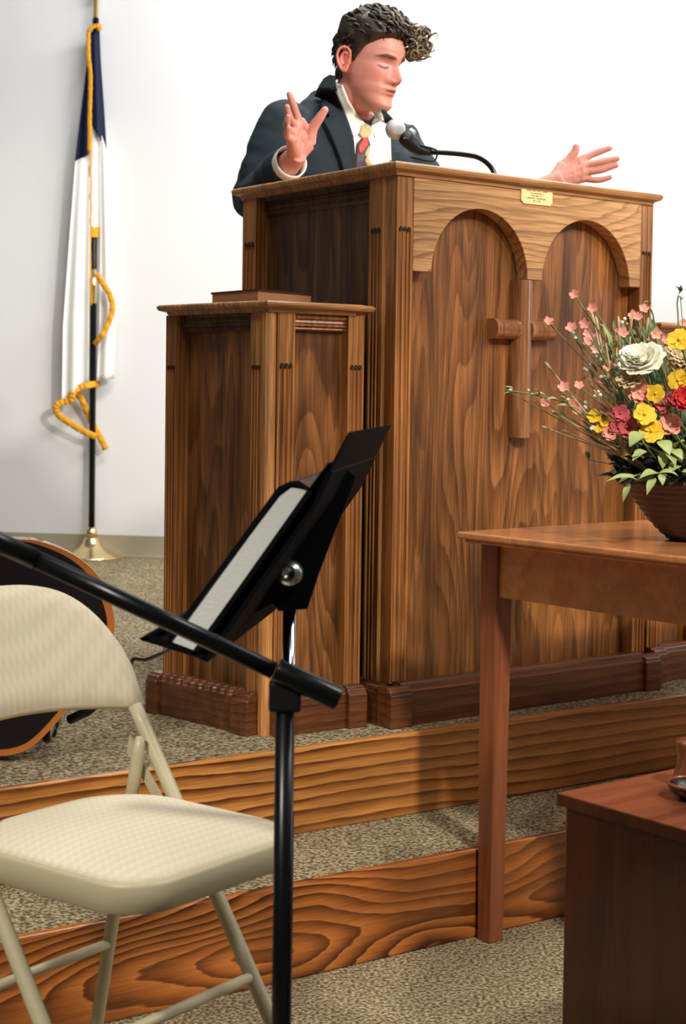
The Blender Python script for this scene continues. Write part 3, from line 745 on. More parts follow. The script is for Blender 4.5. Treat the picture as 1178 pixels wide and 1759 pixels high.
# large blooms
def big(name, x, y, dY, r, mat, label, **kw):
    return flower(name, x, y, BY+dY, r, mat, label, **kw)
big('white_peony', 1105, 622, -.12, .040, 'cream', 'large cream white full bloom, the biggest in the flower bowl', k=9, layers=5, wd=.55, cup=.25, eye='cream', face=(-.2, -.7, .75))
big('white_peony', 1090, 612, -.11, .026, 'cream', 'smaller cream white bloom tucked against the left of the biggest one', k=8, layers=4, wd=.5, cup=.3, eye='cream', face=(-.5, -.6, .6))
big('tan_chrysanthemum', 1082, 650, -.12, .024, 'tan', 'tan ruffled bloom just below the large cream one', k=11, layers=5, wd=.3, cup=.3, eye='tan')
big('tan_chrysanthemum', 1170, 612, -.08, .032, 'tan', 'tan ruffled bloom right of the large cream one', k=12, layers=5, wd=.3, cup=.3, eye='tan')
for i, (x, y, r, lb) in enumerate(((1167, 584, .021, 'bright yellow bloom highest at the right of the flower bowl'), (1165, 653, .018, 'bright yellow bloom between the tan bloom and the red one'), (1126, 676, .016, 'yellow bloom left of the deep pink pair'), (1107, 712, .020, 'bright yellow bloom just below a salmon one, in the middle of the bowl'), (1119, 741, .021, 'lowest bright yellow bloom in the flower bowl'))):
    big('yellow_bloom', x, y, -.14, r, 'yellow', lb, k=5, wd=.62, cup=.15, eye='yellow')
for x, y, r, lb in ((1021, 716, .013, 'yellow bloom at the left edge of the flowers'), (1030, 735, .011, 'small yellow bloom lowest at the left edge of the flowers'), (1037, 725, .009, 'smallest yellow bloom at the left edge of the flowers')):
    big('yellow_bloom', x, y, -.06, r, 'yellow', lb, k=5, wd=.6, cup=.4)
for x, y, r, m_, lb in ((1098, 674, .020, 'pink', 'salmon bloom below the smaller tan one'), (1149, 730, .021, 'pink', 'salmon bloom right of the lowest yellow ones'), (1160, 688, .018, 'rose', 'deep pink bloom beside the red one'), (1138, 696, .015, 'rose', 'deep pink bloom above the lowest salmon bloom'), (1076, 733, .019, 'rose', 'deep pink bloom left of the lowest yellow ones'), (1066, 710, .015, 'rose', 'deep pink bloom above another at the left of the yellow ones'), (1048, 745, .013, 'pink', 'salmon bloom lowest at the left of the flowers'), (1057, 736, .012, 'rose', 'smallest deep pink bloom near the left of the flowers')):
    big('pink_bloom', x, y, -.12, r, m_, lb, k=6, layers=2, wd=.55, cup=.3, eye='tan' if m_ == 'pink' else 'rose')
big('red_bloom', 1180, 684, -.15, .024, 'red', 'deep red bloom cut off at the right edge of the picture', k=8, layers=3, wd=.5, cup=.3, eye='red')
# dried stalks
sb = (760, 1150)
for x, y in ((290, 535), (270, 930), (330, 835), (575, 225), (395, 955), (600, 250), (725, 335), (740, 250), (820, 250), (925, 260), (980, 345), (560, 640), (380, 700), (690, 350), (770, 420), (645, 300)):
    p = c4(x, y); tip = at(p[0], p[1], BY-random.uniform(-.08, .1)); q = c4(sb[0]+random.uniform(-10, 60), sb[1]+random.uniform(-60, 0))
    lo = at(q[0], q[1], BY-.03); base = BC+Vector((random.uniform(-.06, -.02), random.uniform(-.03, .03), .09))
    mb = MB().tube([base, lo, tip], [.002, .0022, .0012], 7)
    mb.tube([tip.lerp(lo, .12), tip, tip+(tip-lo).normalized()*.006], [.0016, .0028, .0006], 7)
    lb = {(290, 535): 'long straw coloured stalk slanting left just right of the cross', (270, 930): 'lowest long straw coloured stalk, its tip reaching below the cross', (575, 225): 'tall straw coloured stalk under the second highest salmon blossom'}.get((x, y), 'straw coloured dried stalk fanning out of the flower bowl')
    tag(build('dried_stalk', mb, 'straw', loc=base, smooth=True), lb, 'dried stalk', 'dried stalks in the flower bowl')
# leaf sprigs
def leaf(mb, p, q, wd, n=(0, -.5, 1), curl=.15):
    p, q = Vector(p), Vector(q); d = q-p; L = d.length; s_ = d.cross(Vector(n)).normalized(); up = s_.cross(d).normalized()
    R = []
    for i in range(9):
        t = i/8; w_ = wd*sin(pi*(t**.8))*.5+.0004; c = p+d*t+up*L*curl*sin(pi*t)
        R.append([c-s_*w_+up*w_*.35, c, c+s_*w_+up*w_*.35])
    mb.grid(R)
def sprig(pts, leaves, mat, label, group=None):
    """pts, leaves given in the photo's pixels with depth offsets"""
    P = [at(x, y, BY+d) for x, y, d in pts]
    t = thing('leaf_sprig', P[0], 0, label, 'leaf sprig', group)
    build('stem', MB().tube(smooth_path(P, 5), .0015, 6), 'stem', t, world=True, smooth=True)
    for (a, b, wd) in leaves:
        mb = MB(); leaf(mb, at(a[0], a[1], BY+a[2]), at(b[0], b[1], BY+b[2]), wd); build('leaf', mb, mat, t, world=True, smooth=True)
sprig([(1150, 830, -.05), (1132, 812, -.16), (1110, 822, -.17), (1090, 826, -.17)],
      [((1096, 826, -.17), (1041, 827, -.19), .012), ((1132, 815, -.17), (1098, 822, -.19), .018), ((1125, 820, -.17), (1111, 850, -.19), .013), ((1132, 812, -.17), (1165, 818, -.17), .013), ((1133, 814, -.17), (1138, 834, -.18), .012)], 'leafl', 'pale yellow-green drooping leaf sprig over the left bowl rim')
sprig([(1120, 820, -.05), (1092, 816, -.15), (1078, 830, -.16)], [((1082, 830, -.16), (1070, 862, -.17), .010), ((1092, 818, -.16), (1062, 830, -.17), .012)], 'leafl', 'yellowish curled leaf sprig hanging lowest outside the bowl')
sprig([(1150, 820, 0), (1112, 770, -.14), (1100, 750, -.15)], [((1100, 765, -.15), (1082, 764, -.17), .02), ((1105, 745, -.15), (1081, 768, -.17), .026), ((1110, 775, -.15), (1086, 792, -.17), .017), ((1104, 788, -.15), (1085, 785, -.17), .015)], 'leafl', 'pale green broad leaf sprig left of the lowest yellow bloom')
sprig([(1160, 820, 0), (1140, 775, -.14), (1134, 755, -.15)], [((1130, 758, -.15), (1150, 782, -.17), .026), ((1138, 770, -.15), (1160, 800, -.17), .022), ((1135, 775, -.15), (1138, 806, -.16), .016), ((1150, 775, -.15), (1172, 790, -.17), .022)], 'leafl', 'pale green broad leaf sprig below the lowest yellow bloom')
sprig([(1180, 830, 0), (1165, 805, -.14)], [((1165, 800, -.15), (1150, 812, -.17), .02), ((1170, 795, -.15), (1184, 780, -.17), .02), ((1160, 770, -.15), (1176, 758, -.17), .02), ((1170, 810, -.15), (1186, 815, -.16), .016)], 'leafl', 'pale green leaf sprig at the right edge above the bowl')
sprig([(1100, 790, 0), (1060, 760, -.02), (1000, 715, -.04), (965, 690, -.05), (915, 678, -.06), (868, 670, -.07)],
      [((885, 674, -.06), (867, 664, -.07), .006), ((890, 676, -.06), (866, 676, -.07), .006), ((925, 680, -.06), (918, 668, -.07), .008), ((960, 690, -.05), (938, 686, -.06), .009), ((975, 695, -.05), (962, 680, -.06), .009), ((990, 705, -.05), (955, 697, -.06), .010), ((940, 683, -.05), (915, 676, -.06), .007)], 'leafl', 'long thin green sprig reaching farthest left across the cross')
sprig([(1110, 780, 0), (1060, 660, -.04), (1040, 575, -.06), (1028, 555, -.06)], [((1045, 600, -.05), (1030, 556, -.06), .016), ((1050, 620, -.05), (1042, 590, -.06), .012), ((1055, 645, -.05), (1040, 618, -.06), .014), ((1040, 585, -.05), (1050, 610, -.06), .012)], 'leafl', 'yellow-green upright leaf sprig left of the large cream bloom')
sprig([(1120, 770, 0), (1040, 660, .02), (990, 585, .02), (984, 572, .02)], [((1000, 600, .02), (984, 574, .01), .008), ((1025, 640, .02), (1000, 620, 0), .012), ((1035, 630, .0), (1022, 612, -.01), .012), ((1003, 652, .0), (1012, 647, -.01), .008), ((1050, 670, .0), (1030, 655, -.01), .012)], 'leaf', 'green leafy sprig under the small salmon blossoms')
sprig([(1170, 770, 0), (1165, 560, .05), (1163, 520, .06), (1168, 500, .06)], [((1166, 500, .06), (1160, 492, .06), .006), ((1167, 500, .06), (1174, 498, .06), .006), ((1168, 502, .06), (1169, 490, .06), .006)], 'leafd', 'tall thin green sprig with a dark tip standing above the flowers')
sprig([(1150, 770, 0), (1125, 560, .04), (1112, 525, .04)], [((1118, 522, .04), (1104, 520, .03), .007), ((1120, 560, .04), (1112, 545, .03), .006)], 'leaf', 'thin green sprig beside the right edge of the pulpit')
# dark filler foliage low in the bowl: uncountable
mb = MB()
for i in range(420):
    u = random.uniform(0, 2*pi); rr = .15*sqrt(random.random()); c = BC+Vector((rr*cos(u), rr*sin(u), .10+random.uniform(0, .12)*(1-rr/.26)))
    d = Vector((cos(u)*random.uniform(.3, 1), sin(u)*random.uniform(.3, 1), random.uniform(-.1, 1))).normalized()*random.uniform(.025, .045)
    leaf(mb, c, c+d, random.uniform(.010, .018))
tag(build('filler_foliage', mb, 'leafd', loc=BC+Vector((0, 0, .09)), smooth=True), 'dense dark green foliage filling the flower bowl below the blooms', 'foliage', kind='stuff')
mb = MB()
for i in range(300):
    px_ = random.gauss(1110, 50); py_ = random.uniform(570, 790)
    if px_ < 1010+max(0, 660-py_)*.4: px_ = random.uniform(1060, 1180)
    c = at(min(px_, 1200), py_, BY+random.uniform(-.05, .1)); d = (c-(BC+Vector((0, 0, .0)))).normalized()*random.uniform(.012, .026)
    d += Vector((random.uniform(-.01, .01),)*3)
    leaf(mb, c, c+d, random.uniform(.005, .010))
    if i % 2 == 0: mb.tube([c, BC+Vector((0, 0, .1))], .0008, 4)
tag(build('filler_greenery', mb, 'leaf', loc=BC+Vector((0, 0, .09)), smooth=True), 'fine green leaves and stems scattered between the blooms', 'foliage', kind='stuff')

# ------------------------------------------------------------------ dark wooden box at lower right
K = atz(957, 1362, .5); g = radians(38)
bx = thing('box', (K.x, K.y, 0), g, 'dark glossy wooden box with reddish top at the lower right', 'box')
build('body', MB().box(.008, .46, -.50, -.008, 0, .484), 'boxwood', bx, bevel=.002)
build('lid', MB().box(0, .47, -.51, 0, .484, .4985), 'boxwood', bx)  # lid edge given the dark body wood to paint in its shading
build('lid_top', MB().box(.0005, .4695, -.5095, -.0005, .4985, .5), 'boxtop', bx)
ds = atz(1192, 1372, .5)
dsh = thing('dish', ds, 0, 'shiny black dish on the dark box', 'dish')
build('bowl', MB().lathe([(.018, 0), (.020, .004), (.030, .008), (.034, .016), (.035, .020), (.033, .020), (.028, .012), (0, .009)], ds, 32), 'guitar', dsh, world=True, smooth=True)
build('rim', MB().tube([ds+Vector((.034*cos(a*pi/16), .034*sin(a*pi/16), .020)) for a in range(33)], .002, 8, cap=False), 'boxtop', dsh, world=True, smooth=True)
pd = atz(1190, 1352, .5)
pdo = MB().lathe([(.030, 0), (.030, .006), (.027, .012), (.022, .03), (.021, .045), (.024, .058), (.024, .062)], pd, 32)
tag(build('candle_holder', pdo, 'cherry_v', loc=pd, smooth=True), 'small flared red-brown wooden holder standing behind the black dish', 'holder')

# ------------------------------------------------------------------ folding chair
CN = Vector((-.241, 1.771, 0)); cA = radians(-37)
ch = thing('folding_chair', CN, cA, 'beige padded metal folding chair at lower left facing the steps', 'chair')
YF, YN = .35, -.005
def spt(x, y, z): return Vector((x, y, z))
for y in (YF, YN):
    pth = [(.041, y, .0), (-.225, y, .40), (-.331, y, .561)]
    build('front_leg', MB().tube(smooth_path(pth, 6), .0105, 14), 'chairmetal', ch, smooth=True)
    yi = y-.024 if y > .1 else y+.024
    build('rear_leg', MB().tube([(-.397, yi, 0), (-.379, yi, .089), (-.300, yi, .50), (-.296, yi, .524)], [.0095, .0095, .0095, .006], 14), 'chairmetal', ch, smooth=True)
    mb = MB().prism([(-.33, .52), (-.315, .50), (-.255, .43), (-.27, .425), (-.335, .495)], yi+(.012 if y > .1 else -.012), yi+(.015 if y > .1 else -.015), lambda p, q, t: Vector((p, t, q)))
    build('hinge_plate', mb, 'chairmetal', ch)
    build('foot_cap', MB().tube([(.041+.006, y, -.0+.001), (.041-.01, y, .018)], .013, 12), 'blackmat', ch)
build('cross_bar', MB().tube([(-.104, YN, .219), (-.104, YF, .219)], .0075, 12), 'chairmetal', ch, smooth=True)
build('cross_bar', MB().tube([(-.354, YN+.024, .215), (-.354, YF-.024, .215)], .0075, 12), 'chairmetal', ch, smooth=True)
def outline(hx0, hx1, hy0, hy1, rf, rb, n=10, bulge=.012):
    pts = []
    for (cx_, cy_, r, a0) in ((hx1-rf, hy1-rf, rf, 0), (hx0+rb, hy1-rb, rb, pi/2), (hx0+rb, hy0+rb, rb, pi), (hx1-rf, hy0+rf, rf, 1.5*pi)):
        for i in range(n+1):
            a = a0+pi/2*i/n; pts.append((cx_+r*cos(a), cy_+r*sin(a)))
    return pts
SO = outline(-.335, .010, .004, .332, .07, .11)
mid_ = (-.16, .172)
def ring(s, z): return [(mid_[0]+(x-mid_[0])*s, mid_[1]+(y-mid_[1])*s, z) for x, y in SO]
zr = .443
mb = MB().grid([ring(.985, zr-.036), ring(1, zr-.034), ring(1, zr-.004), ring(.99, zr), ring(.965, zr+.001), ring(.955, zr-.006)], closed=True)
n_ = len(SO); mb.f.append(tuple(range(n_))); mb.mi.append(0)
build('seat_pan', mb, 'chairmetal', ch, smooth=True)
rows = [ring(.968, zr-.004), ring(.966, zr+.003)]
for i in range(1, 14):
    t = i/14; rows.append(ring(.96*(1-t**1.4), zr+.004+.015*(1-(1-t)**2.4)))
rows.append(ring(.004, zr+.019))
build('seat_pad', MB().grid(rows, closed=True), 'chairfab', ch, smooth=True)
# backrest: curved padded panel
def back_pt(s, t, side):
    L = .1725+.197*s
    ztop = .566+.172*(max(0, 1-abs(s)**3.6))**.6+.0
    zb = .556+.012*(1-s*s)
    z = zb+(ztop-zb)*t
    F = -.335-(z-.565)*.33-.050*(1-s*s)
    edge = min(1, (1-abs(s))*9)**.5*min(1, min(t, 1-t)*7+.02)**.5
    th = .003+.011*edge
    return Vector((F+side*th, L, z))
rows = []
S = [-1+2*i/40 for i in range(41)]; T = [j/16 for j in range(17)]
mb = MB()
for sd in (1, -1): mb.grid([[back_pt(s, t, sd) for s in S] for t in T])
bb = [back_pt(s, 0, 1) for s in S]; bb2 = [back_pt(s, 0, -1) for s in S]; mb.grid([bb, bb2])
bb = [back_pt(s, 1, 1) for s in S]; bb2 = [back_pt(s, 1, -1) for s in S]; mb.grid([bb, bb2])
mb.grid([[back_pt(-1, t, 1) for t in T], [back_pt(-1, t, -1) for t in T]]); mb.grid([[back_pt(1, t, 1) for t in T], [back_pt(1, t, -1) for t in T]])
build('backrest', mb, 'chairfab', ch, smooth=True)
mb = MB().tube([back_pt(s, .0, 0)+Vector((0, 0, .002)) for s in S], .006, 8)
build('piping', mb, 'chairmetal', ch, smooth=True)

# ------------------------------------------------------------------ music stand with book
YN1 = 1.85; EX = Vector((.06, .45, 0))
def sp_(px_, py_, t=0.): return at(px_, py_, YN1)+EX*t
pc = at(497, 1050, 2.05)
ms = thing('music_stand', (pc.x, pc.y, 0), 0, 'black music stand with chrome pole and tilted desk holding a thick book', 'music stand')
def extr(poly, t0, t1, mb=None):
    mb = mb or MB(); n = len(poly)
    vs = [sp_(x, y, t0) for x, y in poly]+[sp_(x, y, t1) for x, y in poly]
    mb.add(vs, [tuple(range(n))[::-1], tuple(range(n, 2*n))]+[(i, (i+1) % n, n+(i+1) % n, n+i) for i in range(n)]); return mb
build('desk', extr([(348, 1134), (536, 868), (561, 812), (567, 806), (571, 812), (542, 872), (356, 1138)], 0, 1.0), 'blackflat', ms, world=True)
build('ledge', extr([(348, 1134), (334, 1128), (242, 1100), (240, 1096), (268, 1093), (300, 1106), (345, 1124), (356, 1132)], .0, 1.0), 'blackflat', ms, world=True)
build('ledge_lip', extr([(240, 1098), (275, 1079), (279, 1083), (246, 1102)], 0, 1.0), 'blackflat', ms, world=True)
br = MB()
Pb = [(520, 905), (590, 800), (612, 818), (548, 985), (528, 1046), (478, 1050), (470, 1036), (440, 1052), (425, 1046), (400, 1070), (380, 1080), (430, 1010)]
n = len(Pb); va_ = [at(x, y, 2.00) for x, y in Pb]+[at(x, y, 2.06) for x, y in Pb]
br.add(va_, [tuple(range(n))[::-1], tuple(range(n, 2*n))]+[(i, (i+1) % n, n+(i+1) % n, n+i) for i in range(n)])
build('bracket', br, 'blackflat', ms, world=True, bevel=.002)
kp = at(497, 985, 1.985)
kn = build('knob', MB().lathe([(.0165, -.012), (.0165, .0), (.0150, .005), (.011, .0085), (.006, .010), (.0055, .0075), (0.0001, .0075)], kp, 36, axis=(-.12, -1, .06)), 'steel', ms, world=True, smooth=True); kn['label'] = 'silver round clamp knob'
build('pole', MB().tube([(pc.x, pc.y, .42), (pc.x, pc.y, at(500, 1048, pc.y).z)], .0085, 24), 'chrome', ms, world=True, smooth=True)
build('lower_tube', MB().tube([(pc.x, pc.y, .03), (pc.x, pc.y, .46)], .0095, 20), 'black', ms, world=True, smooth=True)
for k in range(3):
    a = .5+k*2*pi/3; build('foot', MB().tube([(pc.x, pc.y, .08), (pc.x+.26*cos(a), pc.y+.20*sin(a), .012)], [.010, .008], 12), 'black', ms, world=True, smooth=True)
# book
mbk = thing('hymnal', sp_(330, 1110, .1), 0, 'thick black covered book with pale page edges on the music stand', 'book')
build('page_block', extr([(480, 853), (500, 838), (527, 842), (352, 1090), (332, 1117), (292, 1102)], .003, .62), 'pages', mbk, world=True)
build('cover', extr([(470, 846), (478, 836), (500, 826), (514, 826), (532, 838), (536, 846), (354, 1102), (336, 1126), (328, 1122), (348, 1094), (529, 843), (500, 833), (482, 843), (476, 853), (292, 1106), (285, 1100)], .0, .66), 'black', mbk, world=True)
tag(build('folder', extr([(566, 806), (600, 742), (603, 742), (570, 808)], -.02, 1.02), 'blackflat', loc=sp_(566, 806), bevel=0), 'thin dark folder sticking up above the book on the music stand', 'folder')
tag(build('sheet', extr([(528, 842), (563, 795), (565, 797), (531, 845)], .0, .95), 'blackflat', loc=sp_(530, 842)), 'dark loose sheet between the book and the folder on the music stand', 'sheet')

# ------------------------------------------------------------------ boom stand nearest the camera
YB = 1.75
pt_ = at(490, 1175, YB); 
bo = thing('boom_stand', (pt_.x, pt_.y, 0), 0, 'black microphone boom stand nearest the camera, its arm slanting up to the left', 'microphone stand')
build('post', MB().tube([(pt_.x, pt_.y, .03), (pt_.x, pt_.y, pt_.z-.01)], .0108, 28), 'black', bo, world=True, smooth=True)
build('clutch', MB().tube([at(474, 1150, YB-.012), at(582, 1201, YB-.012)], [.0135, .0135], 24), 'black', bo, world=True, smooth=True, bevel=.002)
build('clutch_body', MB().box(-.018, .018, -.014, .014, pt_.z-.03, pt_.z+.005), 'blackmat', bo, bevel=.004)
a = at(-130, 873, YB-.06); b = at(470, 1152, YB-.014)
build('boom_arm', MB().tube([at(62, 961, YB-.04), b], .0098, 24), 'black', bo, world=True, smooth=True)
build('boom_sleeve', MB().tube([a, at(62, 961, YB-.04)], .0112, 24), 'black', bo, world=True, smooth=True)
for k in range(3):
    an = .3+k*2*pi/3; build('foot', MB().tube([(pt_.x, pt_.y, .07), (pt_.x+.25*cos(an), pt_.y+.25*sin(an), .012)], [.010, .008], 12), 'black', bo, world=True, smooth=True)

# ------------------------------------------------------------------ person
def skinmat():
    m, nt, b = nodes('skin'); N = nt.nodes.new; L = nt.links.new
    a = N('ShaderNodeAttribute'); a.attribute_name = 'tone'
    L(a.outputs['Color'], b.inputs['Base Color']); b.inputs['Roughness'].default_value = .5
    b.inputs['Subsurface Weight'].default_value = .12; b.inputs['Subsurface Scale'].default_value = .01
    b.inputs['Subsurface Radius'].default_value = (1, .35, .2); b.inputs['Specular IOR Level'].default_value = .35
    return m
M['skin'] = skinmat()  # tones come from the 'tone' attribute
PY = radians(51); PT = radians(14)
hf = Vector((sin(PY)*cos(PT), -cos(PY)*cos(PT), -sin(PT))); hx = Vector((-cos(PY), -sin(PY), 0)); hz = hx.cross(hf).normalized()
HR = Matrix((hx, hf, hz)).transposed()
HC = at(634, 111, 4.0)                       # midpoint between the ears
def H(x, y, z): return HC+HR @ Vector((x, y, z-.112))
Zk = [0, .008, .02, .035, .045, .055, .062, .07, .08, .1, .118, .135, .155, .18, .2, .218, .229, .235]
Fk = [.070, .083, .090, .086, .085, .090, .0915, .088, .087, .086, .085, .092, .093, .085, .070, .045, .024, .004]
zw = [0, .01, .03, .05, .08, .11, .14, .17, .2, .215, .228, .235]; ww = [.020, .031, .045, .055, .064, .070, .0735, .0735, .065, .051, .028, .003]
zb = [0, .03, .05, .08, .11, .14, .17, .2, .218, .23, .235]; bb_ = [.02, -.025, -.042, -.058, -.070, -.078, -.078, -.066, -.048, -.026, -.003]
def g2(a, b): return math.exp(-a*a-b*b)
def head_surf(z, t, extra=0.):
    f = float(np.interp(z, Zk, Fk)); w_ = float(np.interp(z, zw, ww)); b = float(np.interp(z, zb, bb_))
    k_ = float(np.interp(z, [.0, .02, .09, .12], [.5, .45, .25, .25])); c = f*k_+b*(1-k_)
    st, ct = sin(t), cos(t)
    ex = .92 if ct > 0 else 1
    x = w_*(abs(st)**ex)*(1 if st > 0 else -1); y = c+((f-c) if ct > 0 else (c-b))*(abs(ct)**.95)*(1 if ct > 0 else -1)
    if ct > 0:
        ax = abs(x)
        nz = float(np.interp(z, [.064, .070, .075, .082, .089, .1, .115, .128, .14], [0, .002, .012, .025, .0285, .021, .011, .004, 0]))
        sg = float(np.interp(z, [.07, .083, .1, .13], [.012, .0115, .009, .008]))
        y += nz*math.exp(-(x/sg)**2)
        y += .010*g2((ax-.0145)/.0065, (z-.0795)/.0065)
        y -= .013*g2((ax-.030)/.016, (z-.119)/.011)
        y += .0085*g2((ax-.031)/.0125, (z-.1155)/.0085)
        y += .005*g2((ax-.027)/.019, (z-.137)/.006)
        y += .004*g2((ax-.042)/.018, (z-.093)/.016)
        y += .0045*g2(x/.019, (z-.0605)/.0035)+.0050*g2(x/.016, (z-.0485)/.004)-.0045*g2(x/.022, (z-.0548)/.0018)
        y -= .003*g2(x/.02, (z-.040)/.004)
        y += .004*g2(x/.018, (z-.018)/.010)
        y -= .004*g2((ax-.026)/.006, (z-.070)/.014)
    return Vector((x, y, z))
bmB = MB()
def smoothed_rows():
    zs_ = list(np.concatenate([np.linspace(0, .15, 95), np.linspace(.1515, .2349, 36)]))
    return zs_
rows = []
for z in smoothed_rows():
    rows.append([H(*head_surf(z, 2*pi*k/200)) for k in range(200)])
o_ = len(bmB.v); bmB.grid(rows, closed=True); bmB.f += [tuple(o_+k for k in range(200)), tuple(o_+(len(rows)-1)*200+k for k in range(200))]; bmB.mi += [0, 0]
# ears
for s in (-1, 1):
    ex_, ey = .073*s, -.012
    def E_(u, v, w_): # u forward, v up, w outward
        return H(ex_+s*(.004+w_)-s*.0*u+s*(-u)*.45, ey+u*.9, .106+v*.92)
    pts = [(.012, .012), (.010, .026), (.002, .034), (-.010, .035), (-.019, .026), (-.021, .010), (-.016, -.006), (-.008, -.018), (.002, -.027), (.009, -.024), (.010, -.012)]
    pth = smooth_path([E_(u, v, .006) for u, v in pts], 6)
    bmB.tube(pth, [.0038]*len(pth), 8)
    pth = smooth_path([E_(u, v, .004) for u, v in ((.004, .018), (-.006, .022), (-.012, .012), (-.011, 0), (-.004, -.010))], 5); bmB.tube(pth, .003, 8)
    c = E_(-.004, .005, -.003); bmB.ball(c, (.0055, .018, .027), 10, R=HR)
    bmB.ball(E_(.002, -.022, .003), (.004, .007, .007), 8)
    bmB.ball(E_(.011, -.002, .003), (.003, .004, .006), 8)
# torso axis
SF = Vector((.6, -.8, 0)); SL = Vector((.8, .6, 0))      # facing, his left
TC = Vector((-.02, 4.12, 0))
NB = Vector((.005, 4.085, 1.745))
nk = [NB+Vector((0, 0, -.08)), NB, (NB+H(0, -.03, .05))/2, H(0, -.022, .045), H(0, -.015, .09)]
bmB.tube(smooth_path(nk, 6), [.066]*6+[.060]*6+[.056]*6+[.054]*7, 24)
# adam's apple hint and trapezius/torso core
def ringE(c, a, b, z, n=36, p=.9):
    return [Vector((c.x, c.y, z))+SL*(a*abs(cos(t))**p*(1 if cos(t) > 0 else -1))+SF*(b*abs(sin(t))**p*(1 if sin(t) > 0 else -1)) for t in [2*pi*k/n for k in range(n)]]
def torso(keys, mb, n=36):
    rows = [ringE(TC+SF*off, a, b, z, n) for z, off, a, b in keys]
    o_ = len(mb.v); mb.grid(rows, closed=True); mb.f += [tuple(o_+k for k in range(n)), tuple(o_+(len(rows)-1)*n+k for k in range(n))]; mb.mi += [0, 0]
body_keys = [(1.10, -.03, .150, .10), (1.22, -.03, .150, .10), (1.35, -.015, .155, .105), (1.50, .0, .17, .11), (1.62, .01, .175, .105), (1.70, .015, .14, .075), (1.76, .02, .06, .05)]
torso(body_keys, bmB)
SR = Vector((-.158, 4.018, 1.695)); SLp = Vector((.122, 4.222, 1.695))
ER = Vector((-.230, 3.985, 1.500)); WR = at(507, 270, 3.76)
EL = Vector((.31, 4.20, 1.452)); WL = at(950, 312, 4.10)
bmB.tube(smooth_path([TC+Vector((0, 0, 1.66)), SR, ER], 6), [.035]*6+[.040]*7, 14)
bmB.tube(smooth_path([TC+Vector((0, 0, 1.66)), SLp, EL], 6), [.035]*6+[.040]*7, 14)
bmB.tube([ER, ER.lerp(WR, .4), ER.lerp(WR, .85), WR, ER.lerp(WR, 1.08)], [.042, .043, .029, .0262, .0215], 14)
bmB.tube([EL, EL.lerp(WL, .4), EL.lerp(WL, .85), WL, EL.lerp(WL, 1.10)], [.040, .040, .027, .0235, .020], 14)
# hands
def finger(js, rs):
    p = smooth_path(js, 5); r = list(np.interp(np.linspace(0, 1, len(p)), np.linspace(0, 1, len(rs)), rs))
    bmB.tube(p, r, 12); bmB.ball(p[-1], r[-1], 7)
def hand(wr, knuckles, fingers, thumb, rads, palm_r):
    for kn, fg_, r in zip(knuckles, fingers, rads):
        bmB.tube([wr.lerp(kn, .08), wr.lerp(kn, .5), kn], [.018, palm_r, r*1.18], 12)
        bmB.ball(kn, r*1.22, 7)
        finger([kn]+fg_, [r*1.15, r*1.02, r*1.05, r*.92, r*.80])
    for a, b in zip(knuckles, knuckles[1:]):
        for t in (.35, .6, .85):
            bmB.tube([wr.lerp(a, t), wr.lerp(b, t)], palm_r*.98 if t < .8 else palm_r*.85, 10)
    bmB.tube([wr, thumb[0]], [.020, .0185], 12); finger(thumb, [.0175, .0125, .0120, .0108, .0088])
# right hand, palm open to the camera side, index up, the other fingers curling away at the left
kR = [at(511, 203, 3.735), at(504, 214, 3.710), at(500, 227, 3.695), at(500, 240, 3.690)]
fR = [[at(506, 188, 3.725), at(501, 173, 3.715), at(497, 162, 3.712)],
      [at(498, 204, 3.688), at(494, 193, 3.672), at(493, 184, 3.664)],
      [at(493, 218, 3.672), at(493, 208, 3.654), at(495, 201, 3.648)],
      [at(493, 234, 3.672), at(493, 226, 3.658), at(495, 220, 3.650)]]
tR = [at(530, 246, 3.765), at(538, 220, 3.755), at(548, 204, 3.745), at(558, 189, 3.738)]
hand(WR, kR, fR, tR, [.0090, .0090, .0086, .0076], .0165)
bmB.tube([at(520, 258, 3.775), at(532, 232, 3.770), at(516, 206, 3.745)], [.016, .013, .010], 12)
bmB.ball(at(506, 250, 3.735), (.017, .017, .026), 9)
bmB.tube([at(525, 240, 3.775), at(506, 232, 3.735)], .017, 12)
# left hand, palm to the camera, thumb up, fingers spread to the right
kL = [at(1004, 271, 4.10), at(1009, 283, 4.09), at(1010, 295, 4.09), at(1006, 307, 4.095)]
fL = [[at(1022, 263, 4.095), at(1037, 257.5, 4.09), at(1047, 254.5, 4.085)],
      [at(1028, 279, 4.08), at(1046, 275, 4.075), at(1060, 272.5, 4.07)],
      [at(1028, 293, 4.08), at(1045, 288, 4.075), at(1058, 284, 4.07)],
      [at(1021, 309.5, 4.085), at(1036, 308, 4.08), at(1048, 304.5, 4.075)]]
tL = [at(968, 285, 4.105), at(979, 272, 4.10), at(987, 261, 4.095), at(989.5, 251.5, 4.09)]
hand(WL, kL, fL, tL, [.0092, .0092, .0088, .0078], .0150)
# legs under the trousers and feet
HP = [TC+SF*-.05+SL*(.09*s) for s in (-1, 1)]
for p, s in zip(HP, (-1, 1)):
    bmB.tube([Vector((p.x, p.y, 1.16)), Vector((p.x, p.y, .80)), Vector((p.x, p.y, STG+.10))]+[Vector((p.x, p.y, STG+.05))+SF*.06], [.085, .055, .035, .03], 14)
